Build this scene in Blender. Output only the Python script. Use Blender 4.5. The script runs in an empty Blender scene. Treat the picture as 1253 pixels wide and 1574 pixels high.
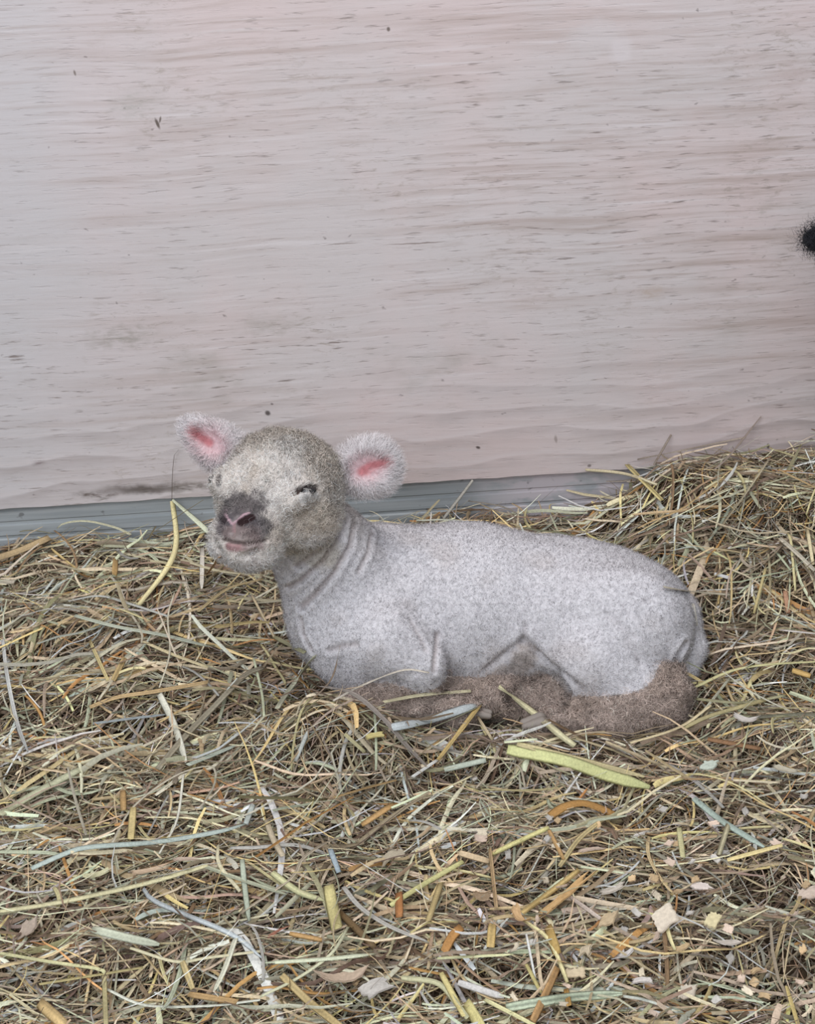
import bpy, math, random
import numpy as np
from mathutils import Vector, Matrix
from mathutils.bvhtree import BVHTree

random.seed(7)
rng = np.random.default_rng(7)
scene = bpy.context.scene
COL = scene.collection

# ------------------------------------------------------------------ camera
FPX, PITCH, ROLL, CAMH = 2600.0, math.radians(23), math.radians(3.0), 1.046
fw = np.array([0, math.cos(PITCH), -math.sin(PITCH)])
_r0 = np.array([1.0, 0, 0]); _u0 = np.array([0, math.sin(PITCH), math.cos(PITCH)])
RT = math.cos(ROLL)*_r0 - math.sin(ROLL)*_u0
UP = math.cos(ROLL)*_u0 + math.sin(ROLL)*_r0
CAM = np.array([0, 0, CAMH])
cd = bpy.data.cameras.new('camera'); cam = bpy.data.objects.new('camera', cd); COL.objects.link(cam)
cam.matrix_world = Matrix([[RT[0], UP[0], -fw[0], CAM[0]], [RT[1], UP[1], -fw[1], CAM[1]],
                           [RT[2], UP[2], -fw[2], CAM[2]], [0, 0, 0, 1]])
cd.sensor_fit = 'HORIZONTAL'; cd.sensor_width = 36.0; cd.lens = 36.0*FPX/1253.0
cd.clip_start = 0.05
cd.dof.use_dof = False
scene.camera = cam

# ------------------------------------------------------------------ light and exposure
scene.view_settings.view_transform = 'Standard'
scene.view_settings.look = 'None'
scene.view_settings.gamma = 1.0
scene.view_settings.use_curve_mapping = False
scene.view_settings.exposure = 0.0
w = bpy.data.worlds.new('daylight'); scene.world = w; w.use_nodes = True
bg = w.node_tree.nodes['Background']
bg.inputs[0].default_value = (0.86, 0.92, 1.0, 1); bg.inputs[1].default_value = 0.58

def area(name, loc, target, size, power, col):
    l = bpy.data.lights.new(name, 'AREA'); l.shape = 'RECTANGLE'
    l.size, l.size_y = size; l.energy = power; l.color = col
    o = bpy.data.objects.new(name, l); COL.objects.link(o); o.location = loc
    o.rotation_euler = (Vector(target)-Vector(loc)).to_track_quat('-Z', 'Y').to_euler()
    return o
# the open stall front and a soft area light overhead
area('open_doorway_light', (-0.9, -1.2, 2.3), (0.0, 2.1, 0.4), (2.2, 1.8), 64, (0.89, 0.94, 1.0))
area('overhead_light', (-0.1, 1.3, 2.9), (0.0, 1.75, 0.0), (1.6, 1.2), 28, (1.0, 0.96, 0.93))

# ------------------------------------------------------------------ helpers
def ray(px, py): return fw + (px-626.5)/FPX*RT - (py-787.0)/FPX*UP
def at(px, py, Y):
    d = ray(px, py); return CAM + d*(Y/d[1])
def nrm(v): v = np.asarray(v, float); return v/(np.linalg.norm(v, axis=-1, keepdims=True)+1e-12)
def lin(c):
    c = np.asarray(c, float)/255.0
    return np.where(c <= 0.04045, c/12.92, ((c+0.055)/1.055)**2.4)
def sstep(a, b, x):
    t = np.clip((x-a)/(b-a), 0, 1); return t*t*(3-2*t)

def mesh_np(name, V, faces, mat, parent=None, col=None, normals=None, smooth=True, origin=None):
    """faces: (n,3) or (n,4) int array, or a list of such arrays"""
    if isinstance(faces, np.ndarray): faces = [faces]
    V = np.asarray(V, np.float32)
    org = np.zeros(3) if origin is None else np.asarray(origin, float)
    me = bpy.data.meshes.new(name)
    li = np.concatenate([f.ravel() for f in faces]).astype(np.int32)
    tot = np.concatenate([np.full(len(f), f.shape[1], np.int32) for f in faces])
    st = np.concatenate([[0], np.cumsum(tot)[:-1]]).astype(np.int32)
    me.vertices.add(len(V)); me.vertices.foreach_set('co', (V-org.astype(np.float32)).ravel())
    me.loops.add(len(li)); me.loops.foreach_set('vertex_index', li)
    me.polygons.add(len(tot)); me.polygons.foreach_set('loop_start', st)
    me.polygons.foreach_set('use_smooth', np.full(len(tot), smooth))
    me.update(calc_edges=True)
    if col is not None:
        a = me.color_attributes.new('coat', 'FLOAT_COLOR', 'POINT')
        c4 = np.ones((len(V), 4), np.float32); c4[:, :3] = col
        a.data.foreach_set('color', c4.ravel())
    if normals is not None:
        me.normals_split_custom_set_from_vertices(np.asarray(normals, np.float32).tolist())
    o = bpy.data.objects.new(name, me); COL.objects.link(o)
    me.materials.append(mat)
    if parent is not None:
        o.parent = parent
        o.location = org - np.array(parent.location)
    else:
        o.location = org
    return o

def tag(o, label=None, cat=None, group=None, kind=None):
    if label: o['label'] = label
    if cat: o['category'] = cat
    if group: o['group'] = group
    if kind: o['kind'] = kind
    return o

def new_mat(name, rough=0.8, spec=0.2):
    m = bpy.data.materials.new(name); m.use_nodes = True
    b = m.node_tree.nodes['Principled BSDF']
    b.inputs['Roughness'].default_value = rough
    b.inputs['Specular IOR Level'].default_value = spec
    return m, m.node_tree, b

def attr_mat(name, rough, spec, nscale=None, namt=0.25, bump=0.0, bscale=600, sheen=0.0):
    m, nt, b = new_mat(name, rough, spec)
    a = nt.nodes.new('ShaderNodeAttribute'); a.attribute_name = 'coat'
    out = a.outputs['Color']
    if nscale:
        tc = nt.nodes.new('ShaderNodeTexCoord')
        n = nt.nodes.new('ShaderNodeTexNoise'); n.inputs['Scale'].default_value = nscale; n.inputs['Detail'].default_value = 3
        nt.links.new(tc.outputs['Object'], n.inputs['Vector'])
        mr = nt.nodes.new('ShaderNodeMapRange'); mr.inputs['From Min'].default_value = 0.3; mr.inputs['From Max'].default_value = 0.7
        mr.inputs['To Min'].default_value = 1-namt; mr.inputs['To Max'].default_value = 1+namt
        nt.links.new(n.outputs['Fac'], mr.inputs['Value'])
        mx = nt.nodes.new('ShaderNodeVectorMath'); mx.operation = 'SCALE'
        nt.links.new(out, mx.inputs[0]); nt.links.new(mr.outputs[0], mx.inputs['Scale'])
        out = mx.outputs[0]
        if bump:
            n2 = nt.nodes.new('ShaderNodeTexNoise'); n2.inputs['Scale'].default_value = bscale; n2.inputs['Detail'].default_value = 2
            nt.links.new(tc.outputs['Object'], n2.inputs['Vector'])
            bp = nt.nodes.new('ShaderNodeBump'); bp.inputs['Strength'].default_value = bump; bp.inputs['Distance'].default_value = 0.002
            nt.links.new(n2.outputs['Fac'], bp.inputs['Height']); nt.links.new(bp.outputs[0], b.inputs['Normal'])
    nt.links.new(out, b.inputs['Base Color'])
    if sheen: b.inputs['Sheen Weight'].default_value = sheen
    return m

# ------------------------------------------------------------------ the setting
YAW = math.atan2(2.2148-2.18, 0.578+0.566)
WX = np.array([math.cos(YAW), math.sin(YAW), 0]); WN = np.array([math.sin(YAW), -math.cos(YAW), 0])
W0 = np.array([-0.566, 2.18, 0])
PLYZ = 0.157
def wall_y(x): return 2.18 + (x+0.566)*math.tan(YAW)

def wall_uv(px, py):
    """point of the plywood face behind a pixel, in the panel's own (u, z)"""
    d = ray(px, py); t = np.dot(W0-CAM, WN)/np.dot(d, WN); p = CAM+d*t
    return float(np.dot(p-W0, WX)), float(p[2])

class NT:
    def __init__(s, nt): s.nt = nt
    def n(s, typ, **kw):
        x = s.nt.nodes.new(typ)
        for k, v in kw.items(): setattr(x, k, v)
        return x
    def l(s, a, b): s.nt.links.new(a, b)
    def put(s, v, sock):
        if isinstance(v, (int, float)): sock.default_value = v
        else: s.l(v, sock)
    def math(s, op, a, b=None, c=None):
        x = s.n('ShaderNodeMath', operation=op)
        for i, v in enumerate((a, b, c)):
            if v is not None: s.put(v, x.inputs[i])
        return x.outputs[0]
    def rng(s, v, a, b, c=0.0, d=1.0, smooth=False):
        x = s.n('ShaderNodeMapRange')
        if smooth: x.interpolation_type = 'SMOOTHSTEP'
        s.put(v, x.inputs['Value'])
        for k, q in zip(('From Min', 'From Max', 'To Min', 'To Max'), (a, b, c, d)): x.inputs[k].default_value = q
        return x.outputs[0]
    def noise(s, vec, scale, detail=3.0, rough=0.5, dist=0.0):
        x = s.n('ShaderNodeTexNoise'); s.l(vec, x.inputs['Vector'])
        x.inputs['Scale'].default_value = scale; x.inputs['Detail'].default_value = detail
        x.inputs['Roughness'].default_value = rough; x.inputs['Distortion'].default_value = dist
        return x.outputs['Fac']
    def mapping(s, vec, loc=(0, 0, 0), rot=(0, 0, 0), sc=(1, 1, 1)):
        x = s.n('ShaderNodeMapping'); s.l(vec, x.inputs['Vector'])
        x.inputs['Location'].default_value = loc; x.inputs['Rotation'].default_value = rot; x.inputs['Scale'].default_value = sc
        return x.outputs[0]
    def mix(s, fac, a, b):
        x = s.n('ShaderNodeMix', data_type='RGBA')
        s.put(fac, x.inputs[0])
        for v, k in ((a, 6), (b, 7)):
            if isinstance(v, (tuple, list, np.ndarray)): x.inputs[k].default_value = (*[float(q) for q in v][:3], 1)
            else: s.l(v, x.inputs[k])
        return x.outputs[2]

def plywood_material():
    m, nt, b = new_mat('whitewashed_plywood', 0.75, 0.25)
    t = NT(nt)
    tc = t.n('ShaderNodeTexCoord'); P = tc.outputs['Object']       # x along the panel, z up
    sep = t.n('ShaderNodeSeparateXYZ'); t.l(P, sep.inputs[0]); X, Z = sep.outputs[0], sep.outputs[2]
    # bend the grain a little
    wob = t.math('MULTIPLY', t.math('SUBTRACT', t.noise(t.mapping(P, sc=(2.2, 1, 3)), 1.0, 2), 0.5), 0.030)
    cz = t.n('ShaderNodeCombineXYZ'); t.l(X, cz.inputs[0]); t.put(0.0, cz.inputs[1]); t.l(t.math('ADD', Z, wob), cz.inputs[2]); G = cz.outputs[0]
    # paint: pinkish white, patchy
    pn = t.noise(P, 3.2, 4, 0.6)
    paint = t.mix(t.rng(pn, 0.35, 0.68, smooth=True), lin((208, 199, 198)), lin((215, 198, 196)))
    left = t.rng(X, 0.42, -0.02, 0, 0.75, True)  # cool daylight from the left, painted into the base colour
    paint = t.mix(left, paint, lin((203, 199, 201)))
    # long soft grain streaks
    s1 = t.noise(t.mapping(G, sc=(2.2, 1, 60)), 1.0, 5, 0.6)
    s2 = t.noise(t.mapping(G, loc=(3, 0, 7), sc=(9, 1, 190)), 1.0, 4, 0.65)
    worn = t.noise(t.mapping(P, loc=(5.3, 0, 1.1), sc=(1.7, 1, 3.2)), 1.0, 3)
    wr = t.math('MULTIPLY', t.rng(X, 0.38, 0.75, 0.0, 1, True), t.math('MULTIPLY', t.rng(Z, 0.36, 0.44, 0, 1, True), t.rng(Z, 0.80, 0.68, 0, 1, True)))
    wm = t.math('MAXIMUM', t.rng(worn, 0.38, 0.62, 0.25, 1.0, True), t.math('MULTIPLY', wr, 1.25))
    c = t.mix(t.math('MULTIPLY', t.rng(s1, 0.48, 0.70), t.math('MULTIPLY', wm, 0.60)), paint, lin((172, 152, 143)))
    c = t.mix(t.math('MULTIPLY', t.rng(s2, 0.52, 0.74), t.math('MULTIPLY', wm, 0.50)), c, lin((156, 138, 126)))
    # pale raised streaks
    s3 = t.noise(t.mapping(G, loc=(9, 0, 2), sc=(4, 1, 120)), 1.0, 3, 0.6)
    c = t.mix(t.rng(s3, 0.56, 0.76, 0, 0.55), c, lin((228, 220, 221)))
    # broad growth-ring bands low on the panel
    low = t.rng(Z, 0.37, 0.22, 0, 1, True)
    wv_in = t.math('ADD', t.math('ADD', t.math('MULTIPLY', Z, 30.0), t.math('MULTIPLY', X, -1.6)), t.math('MULTIPLY', t.noise(t.mapping(P, loc=(1.7, 0, 0.4), sc=(2.0, 1, 3.0)), 1.0, 3, 0.45), 5.0))
    saw = t.math('FRACT', wv_in)
    band = t.math('MULTIPLY', t.rng(saw, 0.30, 0.92, 0, 1, True), t.rng(saw, 1.0, 0.93, 0, 1, True))
    bn = t.noise(t.mapping(P, loc=(4, 0, 9), sc=(5, 1, 22)), 1.0, 4, 0.65)
    c = t.mix(t.math('MULTIPLY', t.math('MULTIPLY', band, low), t.rng(bn, 0.40, 0.66, 0.10, 0.66)), c, lin((166, 154, 152)))
    edge = t.math('MULTIPLY', t.rng(saw, 0.0, 0.22, 1, 0, True), low)
    c = t.mix(t.math('MULTIPLY', edge, 0.32), c, lin((222, 212, 212)))
    # fine dark pores and short cracks
    f1 = t.noise(t.mapping(G, loc=(2, 0, 5), sc=(26, 1, 230)), 1.0, 3, 0.6)
    f2 = t.noise(t.mapping(P, loc=(8, 0, 3), sc=(4, 1, 7)), 1.0, 3)
    c = t.mix(t.math('MULTIPLY', t.rng(f1, 0.58, 0.70), t.math('MAXIMUM', t.rng(f2, 0.42, 0.64, 0.1, 0.8), t.math('MULTIPLY', wr, 0.6))), c, lin((128, 114, 108)))
    f3 = t.noise(t.mapping(P, loc=(1, 0, 6), sc=(70, 1, 110)), 1.0, 2, 0.5)
    c = t.mix(t.rng(f3, 0.71, 0.78, 0, 0.6), c, lin((118, 106, 104)))
    f4 = t.noise(t.mapping(P, loc=(6, 0, 1), sc=(45, 1, 160)), 1.0, 4, 0.7, 0.6)
    f5 = t.noise(t.mapping(P, loc=(3, 0, 8), sc=(5, 1, 6)), 1.0, 4, 0.6)
    c = t.mix(t.math('MULTIPLY', t.rng(f4, 0.54, 0.68), t.rng(f5, 0.46, 0.66, 0.0, 0.65, True)), c, lin((160, 147, 136)))
    # grey-brown smudges
    sm = t.noise(t.mapping(P, loc=(7, 0, 2.4), sc=(4.2, 1, 9)), 1.0, 5, 0.65)
    c = t.mix(t.rng(sm, 0.56, 0.76, 0, 0.5, True), c, lin((168, 160, 152)))

    def spot(px, py, rx, rz, col, amt, ang=0.0, ragged=0.0, soft=0.35):
        nonlocal c
        u, z = wall_uv(px, py)
        v = t.mapping(P, loc=(-u, 0, -z))
        v = t.mapping(v, rot=(0, ang, 0))
        if ragged:
            q = t.n('ShaderNodeVectorMath', operation='ADD'); t.l(v, q.inputs[0])
            k = t.n('ShaderNodeTexNoise'); t.l(P, k.inputs['Vector']); k.inputs['Scale'].default_value = 60; k.inputs['Detail'].default_value = 3
            k2 = t.n('ShaderNodeVectorMath', operation='SUBTRACT'); t.l(k.outputs['Color'], k2.inputs[0]); k2.inputs[1].default_value = (0.5, 0.5, 0.5)
            k3 = t.n('ShaderNodeVectorMath', operation='SCALE'); t.l(k2.outputs[0], k3.inputs[0]); k3.inputs['Scale'].default_value = ragged
            t.l(k3.outputs[0], q.inputs[1]); v = q.outputs[0]
        v = t.mapping(v, sc=(1/rx, 0, 1/rz))
        ln = t.n('ShaderNodeVectorMath', operation='LENGTH'); t.l(v, ln.inputs[0])
        mk = t.rng(ln.outputs['Value'], 1.0, soft, 0, amt, True)
        if soft == 0.0: mk = t.math('MULTIPLY', mk, t.rng(f4, 0.36, 0.60, 0.25, 1.5))
        c = t.mix(mk, c, lin(col))
    # knots painted over, flakes, nail holes
    spot(205, 160, .055, .030, (178, 172, 166), .35, .2, .03, 0.0)
    spot(915, 62, .050, .032, (212, 204, 204), .6, 0, .02)
    spot(955, 78, .020, .022, (220, 211, 212), .6, 0, .014, .35)
    spot(1215, 120, .035, .03, (190, 172, 168), .45, .5, .04, 0.0)
    spot(190, 520, .08, .022, (160, 152, 144), .5, 0, .04, 0.0)
    spot(420, 500, .07, .020, (168, 158, 150), .35, 0, .04, 0.0)
    spot(1000, 450, .03, .016, (186, 166, 152), .45, 0, .02, 0.0)
    spot(242, 190, .0028, .010, (96, 84, 76), .9, .35, .002)
    spot(246, 184, .0018, .006, (96, 84, 76), .8, -.3, .002)
    spot(597, 45, .003, .004, (110, 96, 88), .9, 0, .002)
    spot(115, 112, .002, .005, (120, 108, 100), .8, .2, .001)
    spot(412, 635, .0055, .0045, (92, 84, 82), .95, -.5, .003)
    spot(418, 621, .003, .002, (110, 100, 98), .8, -.3, .002)
    spot(735, 688, .0048, .0028, (86, 74, 70), .95, -.3, .002)
    spot(1181, 686, .003, .0055, (92, 80, 78), .95, .1, .002)
    spot(1247, 676, .005, .003, (92, 80, 78), .9, 0, .002)
    spot(906, 716, .004, .003, (110, 98, 96), .8, 0, .002)
    spot(855, 675, .003, .008, (150, 136, 130), .7, .1, .004)
    spot(60, 712, .014, .008, (142, 128, 128), .6, 0, .012, 0.0)
    spot(640, 374, .055, .0012, (128, 112, 104), .7, -.01, .004)
    spot(525, 375, .03, .0012, (128, 112, 104), .6, 0, .004)
    # dirty scuffed lower edge at the left
    spot(220, 752, .085, .011, (96, 86, 80), .9, -.05, .012, 0.1)
    spot(150, 760, .05, .009, (110, 98, 92), .8, -.05, .012, 0.0)
    spot(290, 748, .06, .012, (112, 102, 94), .7, -.05, .012, 0.0)
    t.l(c, b.inputs['Base Color'])
    hgt = t.math('ADD', t.math('MULTIPLY', s2, 0.5), t.math('ADD', t.math('MULTIPLY', t.rng(f1, 0.58, 0.72), -0.7), t.math('MULTIPLY', s1, 0.4)))
    bp = t.n('ShaderNodeBump'); bp.inputs['Strength'].default_value = 0.35; bp.inputs['Distance'].default_value = 0.0015
    t.l(hgt, bp.inputs['Height']); t.l(bp.outputs[0], b.inputs['Normal'])
    return m

def panel(name, u0, u1, z0, z1, front, thick, mat, rag=0.0, prof=None):
    """a board on the wall plane; front = how far its face stands out of the plane; rag = rough lower edge"""
    nu = 160
    us = np.linspace(u0, u1, nu)
    zb = z0 + (rag*(np.sin(us*61)*.4+np.sin(us*143+1)*.35+np.sin(us*377+2)*.25) if rag else 0*us)
    if prof is None: prof = [(0, 0), (1, 0)]
    rows = []
    for fz, dep in prof:                                        # face rows bottom to top
        z = zb + (z1-zb)*fz
        rows.append(np.stack([us, np.full(nu, -(front-dep)), z], 1))
    rows.append(np.stack([us, np.full(nu, thick-front), np.full(nu, z1)], 1))
    rows.append(np.stack([us, np.full(nu, thick-front), zb], 1))
    V = np.concatenate(rows); nr = len(rows); f = []
    for r_ in range(nr):
        q = (r_+1) % nr
        i = np.arange(nu-1)
        f.append(np.stack([r_*nu+i, r_*nu+i+1, q*nu+i+1, q*nu+i], 1))
    fa = np.concatenate(f)
    o = mesh_np(name, V, fa, mat, smooth=False)
    # two end caps
    o.location = W0; o.rotation_euler = (0, 0, YAW)
    return o

tag(panel('wall_back', -1.3, 2.3, PLYZ, 1.7, 0.0, 0.014, plywood_material(), rag=0.0011), kind='structure')

def sill_material():
    m, nt, b = new_mat('grey_painted_sill', 0.6, 0.3)
    t = NT(nt); tc = t.n('ShaderNodeTexCoord'); P = tc.outputs['Object']
    sep = t.n('ShaderNodeSeparateXYZ'); t.l(P, sep.inputs[0]); X, Z = sep.outputs[0], sep.outputs[2]
    n1 = t.noise(t.mapping(P, sc=(3, 1, 90)), 1.0, 4, 0.6)
    c = t.mix(t.rng(n1, 0.35, 0.7), lin((186, 190, 192)), lin((150, 155, 158)))
    n2 = t.noise(t.mapping(P, loc=(2, 0, 1), sc=(14, 1, 30)), 1.0, 4, 0.6)
    side = t.math('MULTIPLY', t.rng(X, 0.62, 0.76, 0, 1, True), t.rng(X, 0.93, 0.86, 0, 1, True))
    c = t.mix(t.math('MULTIPLY', side, t.rng(n2, 0.38, 0.5, 0.2, 0.95)), c, lin((212, 202, 206)))
    n3 = t.noise(t.mapping(P, sc=(60, 1, 90)), 1.0, 2)
    c = t.mix(t.rng(n3, 0.66, 0.75, 0, 0.6), c, lin((96, 92, 92)))
    t.l(c, b.inputs['Base Color'])
    return m
sp = [(0, 0)]
for k in range(7):                                              # horizontal grooves of the sill board
    z = 0.10+0.125*k
    sp += [(z, 0), (z+0.012, 0.0022), (z+0.03, 0.0022), (z+0.042, 0)]
sp += [(1, 0)]
tag(panel('trim_1', -1.3, 2.3, 0.0, 0.172, -0.015, 0.05, sill_material(), prof=sp), kind='structure')

# the bedding's surface
_k = rng.normal(size=(10, 2)); _k = _k/np.linalg.norm(_k, axis=1, keepdims=True)*rng.uniform(35, 110, (10, 1))
_ph = rng.uniform(0, 6.28, 10); _am = 0.16/np.linalg.norm(_k, axis=1)
def hay_h(x, y, lumps=True):
    x = np.asarray(x, float); y = np.asarray(y, float)
    hw = 0.092 + 0.022*sstep(-0.25, -0.5, x)*0 + 0.078*sstep(0.24, 0.40, x)
    h = 0.018 + (hw-0.018)*sstep(1.80, 2.17, y)
    h = h + 0.045*np.exp(-((x+0.34)/0.20)**2-((y-1.86)/0.16)**2)          # heap left of the lamb
    h = h + 0.074*np.exp(-((x+0.095)/0.085)**2-((y-1.672)/0.048)**2)       # heap against its chest and forelegs
    h = h + 0.022*np.exp(-((x-0.07)/0.10)**2-((y-1.655)/0.035)**2)
    h = h + 0.03*np.exp(-((x-0.47)/0.16)**2-((y-1.9)/0.2)**2)
    if lumps:
        q = np.zeros(np.broadcast(x, y).shape)
        for k, p, a in zip(_k, _ph, _am): q = q + a*np.sin(k[0]*x+k[1]*y+p)
        h = h + q*1.3
    return h

def soil_material():
    m, nt, b = new_mat('dark_chaff', 0.95, 0.05)
    t = NT(nt); tc = t.n('ShaderNodeTexCoord'); P = tc.outputs['Object']
    n1 = t.noise(P, 90, 5, 0.7); n2 = t.noise(P, 12, 3)
    c = t.mix(t.rng(n1, 0.35, 0.7), lin((44, 35, 28)), lin((92, 76, 60)))
    c = t.mix(t.rng(n2, 0.4, 0.65, 0, 0.5), c, lin((82, 66, 50)))
    t.l(c, b.inputs['Base Color'])
    bp = t.n('ShaderNodeBump'); bp.inputs['Distance'].default_value = 0.004; t.l(n1, bp.inputs['Height']); t.l(bp.outputs[0], b.inputs['Normal'])
    return m
gx = np.linspace(-1.4, 1.4, 240); gy = np.linspace(0.2, 2.28, 180)
GX, GY = np.meshgrid(gx, gy, indexing='ij')
GV = np.stack([GX, GY, hay_h(GX, GY)-0.010], 2).reshape(-1, 3)
ii, jj = np.meshgrid(np.arange(239), np.arange(179), indexing='ij'); a0 = (ii*180+jj).ravel()
tag(mesh_np('floor', GV, np.stack([a0, a0+180, a0+181, a0+1], 1), soil_material()), kind='structure')

# ------------------------------------------------------------------ signed-distance modelling of the animals
class Field:
    def __init__(s, lo, hi, h):
        s.lo = np.array(lo, float); s.h = h
        s.n = np.ceil((np.array(hi)-s.lo)/h).astype(int)+1
        s.F = np.full(tuple(s.n), 0.5, np.float32)
        s.prims = []
    def window(s, lo, hi):
        a = np.clip(np.floor((np.asarray(lo)-s.lo)/s.h).astype(int), 0, s.n-1)
        b = np.clip(np.ceil((np.asarray(hi)-s.lo)/s.h).astype(int)+1, 1, s.n)
        sl = tuple(slice(i, j) for i, j in zip(a, b))
        ax = [(s.lo[k]+s.h*np.arange(a[k], b[k])).astype(np.float32) for k in range(3)]
        return sl, np.stack(np.meshgrid(*ax, indexing='ij'), -1)
    def add(s, fn, lo, hi, k, tagname):
        m = k+0.012
        sl, P = s.window(np.asarray(lo)-m, np.asarray(hi)+m)
        d = fn(P).astype(np.float32); A = s.F[sl]
        hh = np.clip(0.5+0.5*(d-A)/k, 0, 1)
        s.F[sl] = d*(1-hh)+A*hh - k*hh*(1-hh)
        s.prims.append((tagname, fn))
    def cut(s, fn, lo, hi, k):
        m = k+0.004
        sl, P = s.window(np.asarray(lo)-m, np.asarray(hi)+m)
        d = -fn(P).astype(np.float32); A = s.F[sl]
        hh = np.clip(0.5-0.5*(d-A)/k, 0, 1)
        s.F[sl] = d*(1-hh)+A*hh + k*hh*(1-hh)
    def cone(s, a, ra, b, rb, k=0.015, tagname='body', cut=False):
        a, b = np.asarray(a, np.float32), np.asarray(b, np.float32); ab = b-a; L = float(ab@ab)+1e-9
        def fn(P):
            t = np.clip(((P-a)@ab)/L, 0, 1)
            return np.linalg.norm(P-a-t[..., None]*ab, axis=-1) - (ra+(rb-ra)*t)
        r_ = max(ra, rb); lo, hi = np.minimum(a, b)-r_, np.maximum(a, b)+r_
        s.cut(fn, lo, hi, k) if cut else s.add(fn, lo, hi, k, tagname)
    def ell(s, c, rad, M=None, k=0.015, tagname='body', cut=False):
        c = np.asarray(c, np.float32); rad = np.asarray(rad, np.float32)
        M = np.eye(3, dtype=np.float32) if M is None else np.asarray(M, np.float32)   # columns = axes
        def fn(P):
            q = (P-c)@M
            k0 = np.linalg.norm(q/rad, axis=-1); k1 = np.linalg.norm(q/rad**2, axis=-1)
            return k0*(k0-1.0)/(k1+1e-6)
        e = np.sqrt(((M*rad)**2).sum(1))
        s.cut(fn, c-e, c+e, k) if cut else s.add(fn, c-e, c+e, k, tagname)
    def surface(s):
        F = s.F; ins = F < 0
        nx, ny, nz = F.shape
        c = np.zeros((nx-1, ny-1, nz-1), np.int8)
        for dx in (0, 1):
            for dy in (0, 1):
                for dz in (0, 1): c += ins[dx:nx-1+dx, dy:ny-1+dy, dz:nz-1+dz]
        act = (c > 0) & (c < 8)
        I = np.argwhere(act); idx = -np.ones(act.shape, np.int64); idx[act] = np.arange(len(I))
        acc = np.zeros((len(I), 3)); cnt = np.zeros(len(I))
        cor = [(x, y, z) for x in (0, 1) for y in (0, 1) for z in (0, 1)]
        for a in cor:
            for ax in range(3):
                if a[ax]: continue
                b = list(a); b[ax] = 1
                fa = F[I[:, 0]+a[0], I[:, 1]+a[1], I[:, 2]+a[2]]; fb = F[I[:, 0]+b[0], I[:, 1]+b[1], I[:, 2]+b[2]]
                x = (fa < 0) != (fb < 0)
                t = np.where(x, fa/(fa-fb+1e-12), 0)
                p = np.tile(np.array(a, float), (len(I), 1)); p[:, ax] += t
                acc[x] += p[x]; cnt[x] += 1
        V = s.lo + s.h*(I + acc/cnt[:, None])
        Q = []
        for ax in range(3):
            u, v = [(1, 2), (2, 0), (0, 1)][ax]
            sl0 = [slice(None)]*3; sl1 = [slice(None)]*3
            sl0[ax] = slice(0, -1); sl1[ax] = slice(1, None)
            A, B = ins[tuple(sl0)], ins[tuple(sl1)]
            E = np.argwhere(A != B)
            ok = np.ones(len(E), bool)
            for q in (u, v): ok &= (E[:, q] > 0) & (E[:, q] < F.shape[q]-1)
            E = E[ok]; flip = ~A[tuple(E.T)]
            def g(du, dv):
                e = E.copy(); e[:, u] -= du; e[:, v] -= dv; return idx[tuple(e.T)]
            q = np.stack([g(1, 1), g(0, 1), g(0, 0), g(1, 0)], 1)
            q[flip] = q[flip][:, ::-1]; Q.append(q)
        return V, np.concatenate(Q)
    def value(s, P):
        i = np.round((P-s.lo)/s.h).astype(int)
        ok = np.all((i >= 0) & (i < s.n), axis=-1); i = np.clip(i, 0, s.n-1)
        return np.where(ok, s.F[i[..., 0], i[..., 1], i[..., 2]], 1.0)
    def tags(s, V):
        best = np.full(len(V), 9.0); name = np.zeros(len(V), dtype='U16')
        for tn, fn in s.prims:
            d = fn(V.astype(np.float32)); m = d < best; best[m] = d[m]; name[m] = tn
        return name

def vnormals(V, Q):
    n = np.cross(V[Q[:, 2]]-V[Q[:, 0]], V[Q[:, 3]]-V[Q[:, 1]])
    N = np.zeros_like(V)
    for k in range(4): np.add.at(N, Q[:, k], n)
    return nrm(N)

def strands(P, N, T, L, W, col, lift=0.5, curl=0.0, turns=1.0, K=5, tipc=1.0):
    """hair: one tapered ribbon each; returns verts, quads, colours, normals"""
    n = len(P); L = np.broadcast_to(L, n); W = np.broadcast_to(W, n)
    d = nrm(N*lift + T*(1-lift))
    e1 = nrm(np.cross(d, N+rng.normal(size=(n, 3))*.25)); e2 = np.cross(e1, d)
    ph = rng.uniform(0, 6.28, n); cu = np.broadcast_to(curl, n)*L; tu = np.broadcast_to(turns, n)*rng.uniform(0.7, 1.3, n)
    out = np.zeros((n, K, 2, 3)); 
    for k in range(K):
        s_ = k/(K-1)
        a = ph+tu*6.283*s_
        c0, s0 = np.cos(ph), np.sin(ph)
        p = P + d*(L*s_)[:, None] + T*(L*0.35*s_*s_)[:, None] + e1*(cu*(np.cos(a)-c0)*min(1, s_*2))[:, None] + e2*(cu*(np.sin(a)-s0)*min(1, s_*2))[:, None]
        wd = (W*(1.0-0.75*s_**1.5)*0.5)[:, None]
        out[:, k, 0] = p-e1*wd; out[:, k, 1] = p+e1*wd
    base = (np.arange(n)*K*2)[:, None]
    q = []
    for k in range(K-1): q.append(np.stack([base[:, 0]+2*k, base[:, 0]+2*k+1, base[:, 0]+2*k+3, base[:, 0]+2*k+2], 1))
    sh = np.linspace(1, tipc, K)[None, :, None, None]
    C = np.broadcast_to(col[:, None, None, :], (n, K, 2, 3))*sh
    NN = nrm(N[:, None, None, :] + rng.normal(size=(n, 1, 1, 3))*0.38 + np.zeros((n, K, 2, 3)))
    return out.reshape(-1, 3), np.concatenate(q), C.reshape(-1, 3), NN.reshape(-1, 3)

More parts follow.
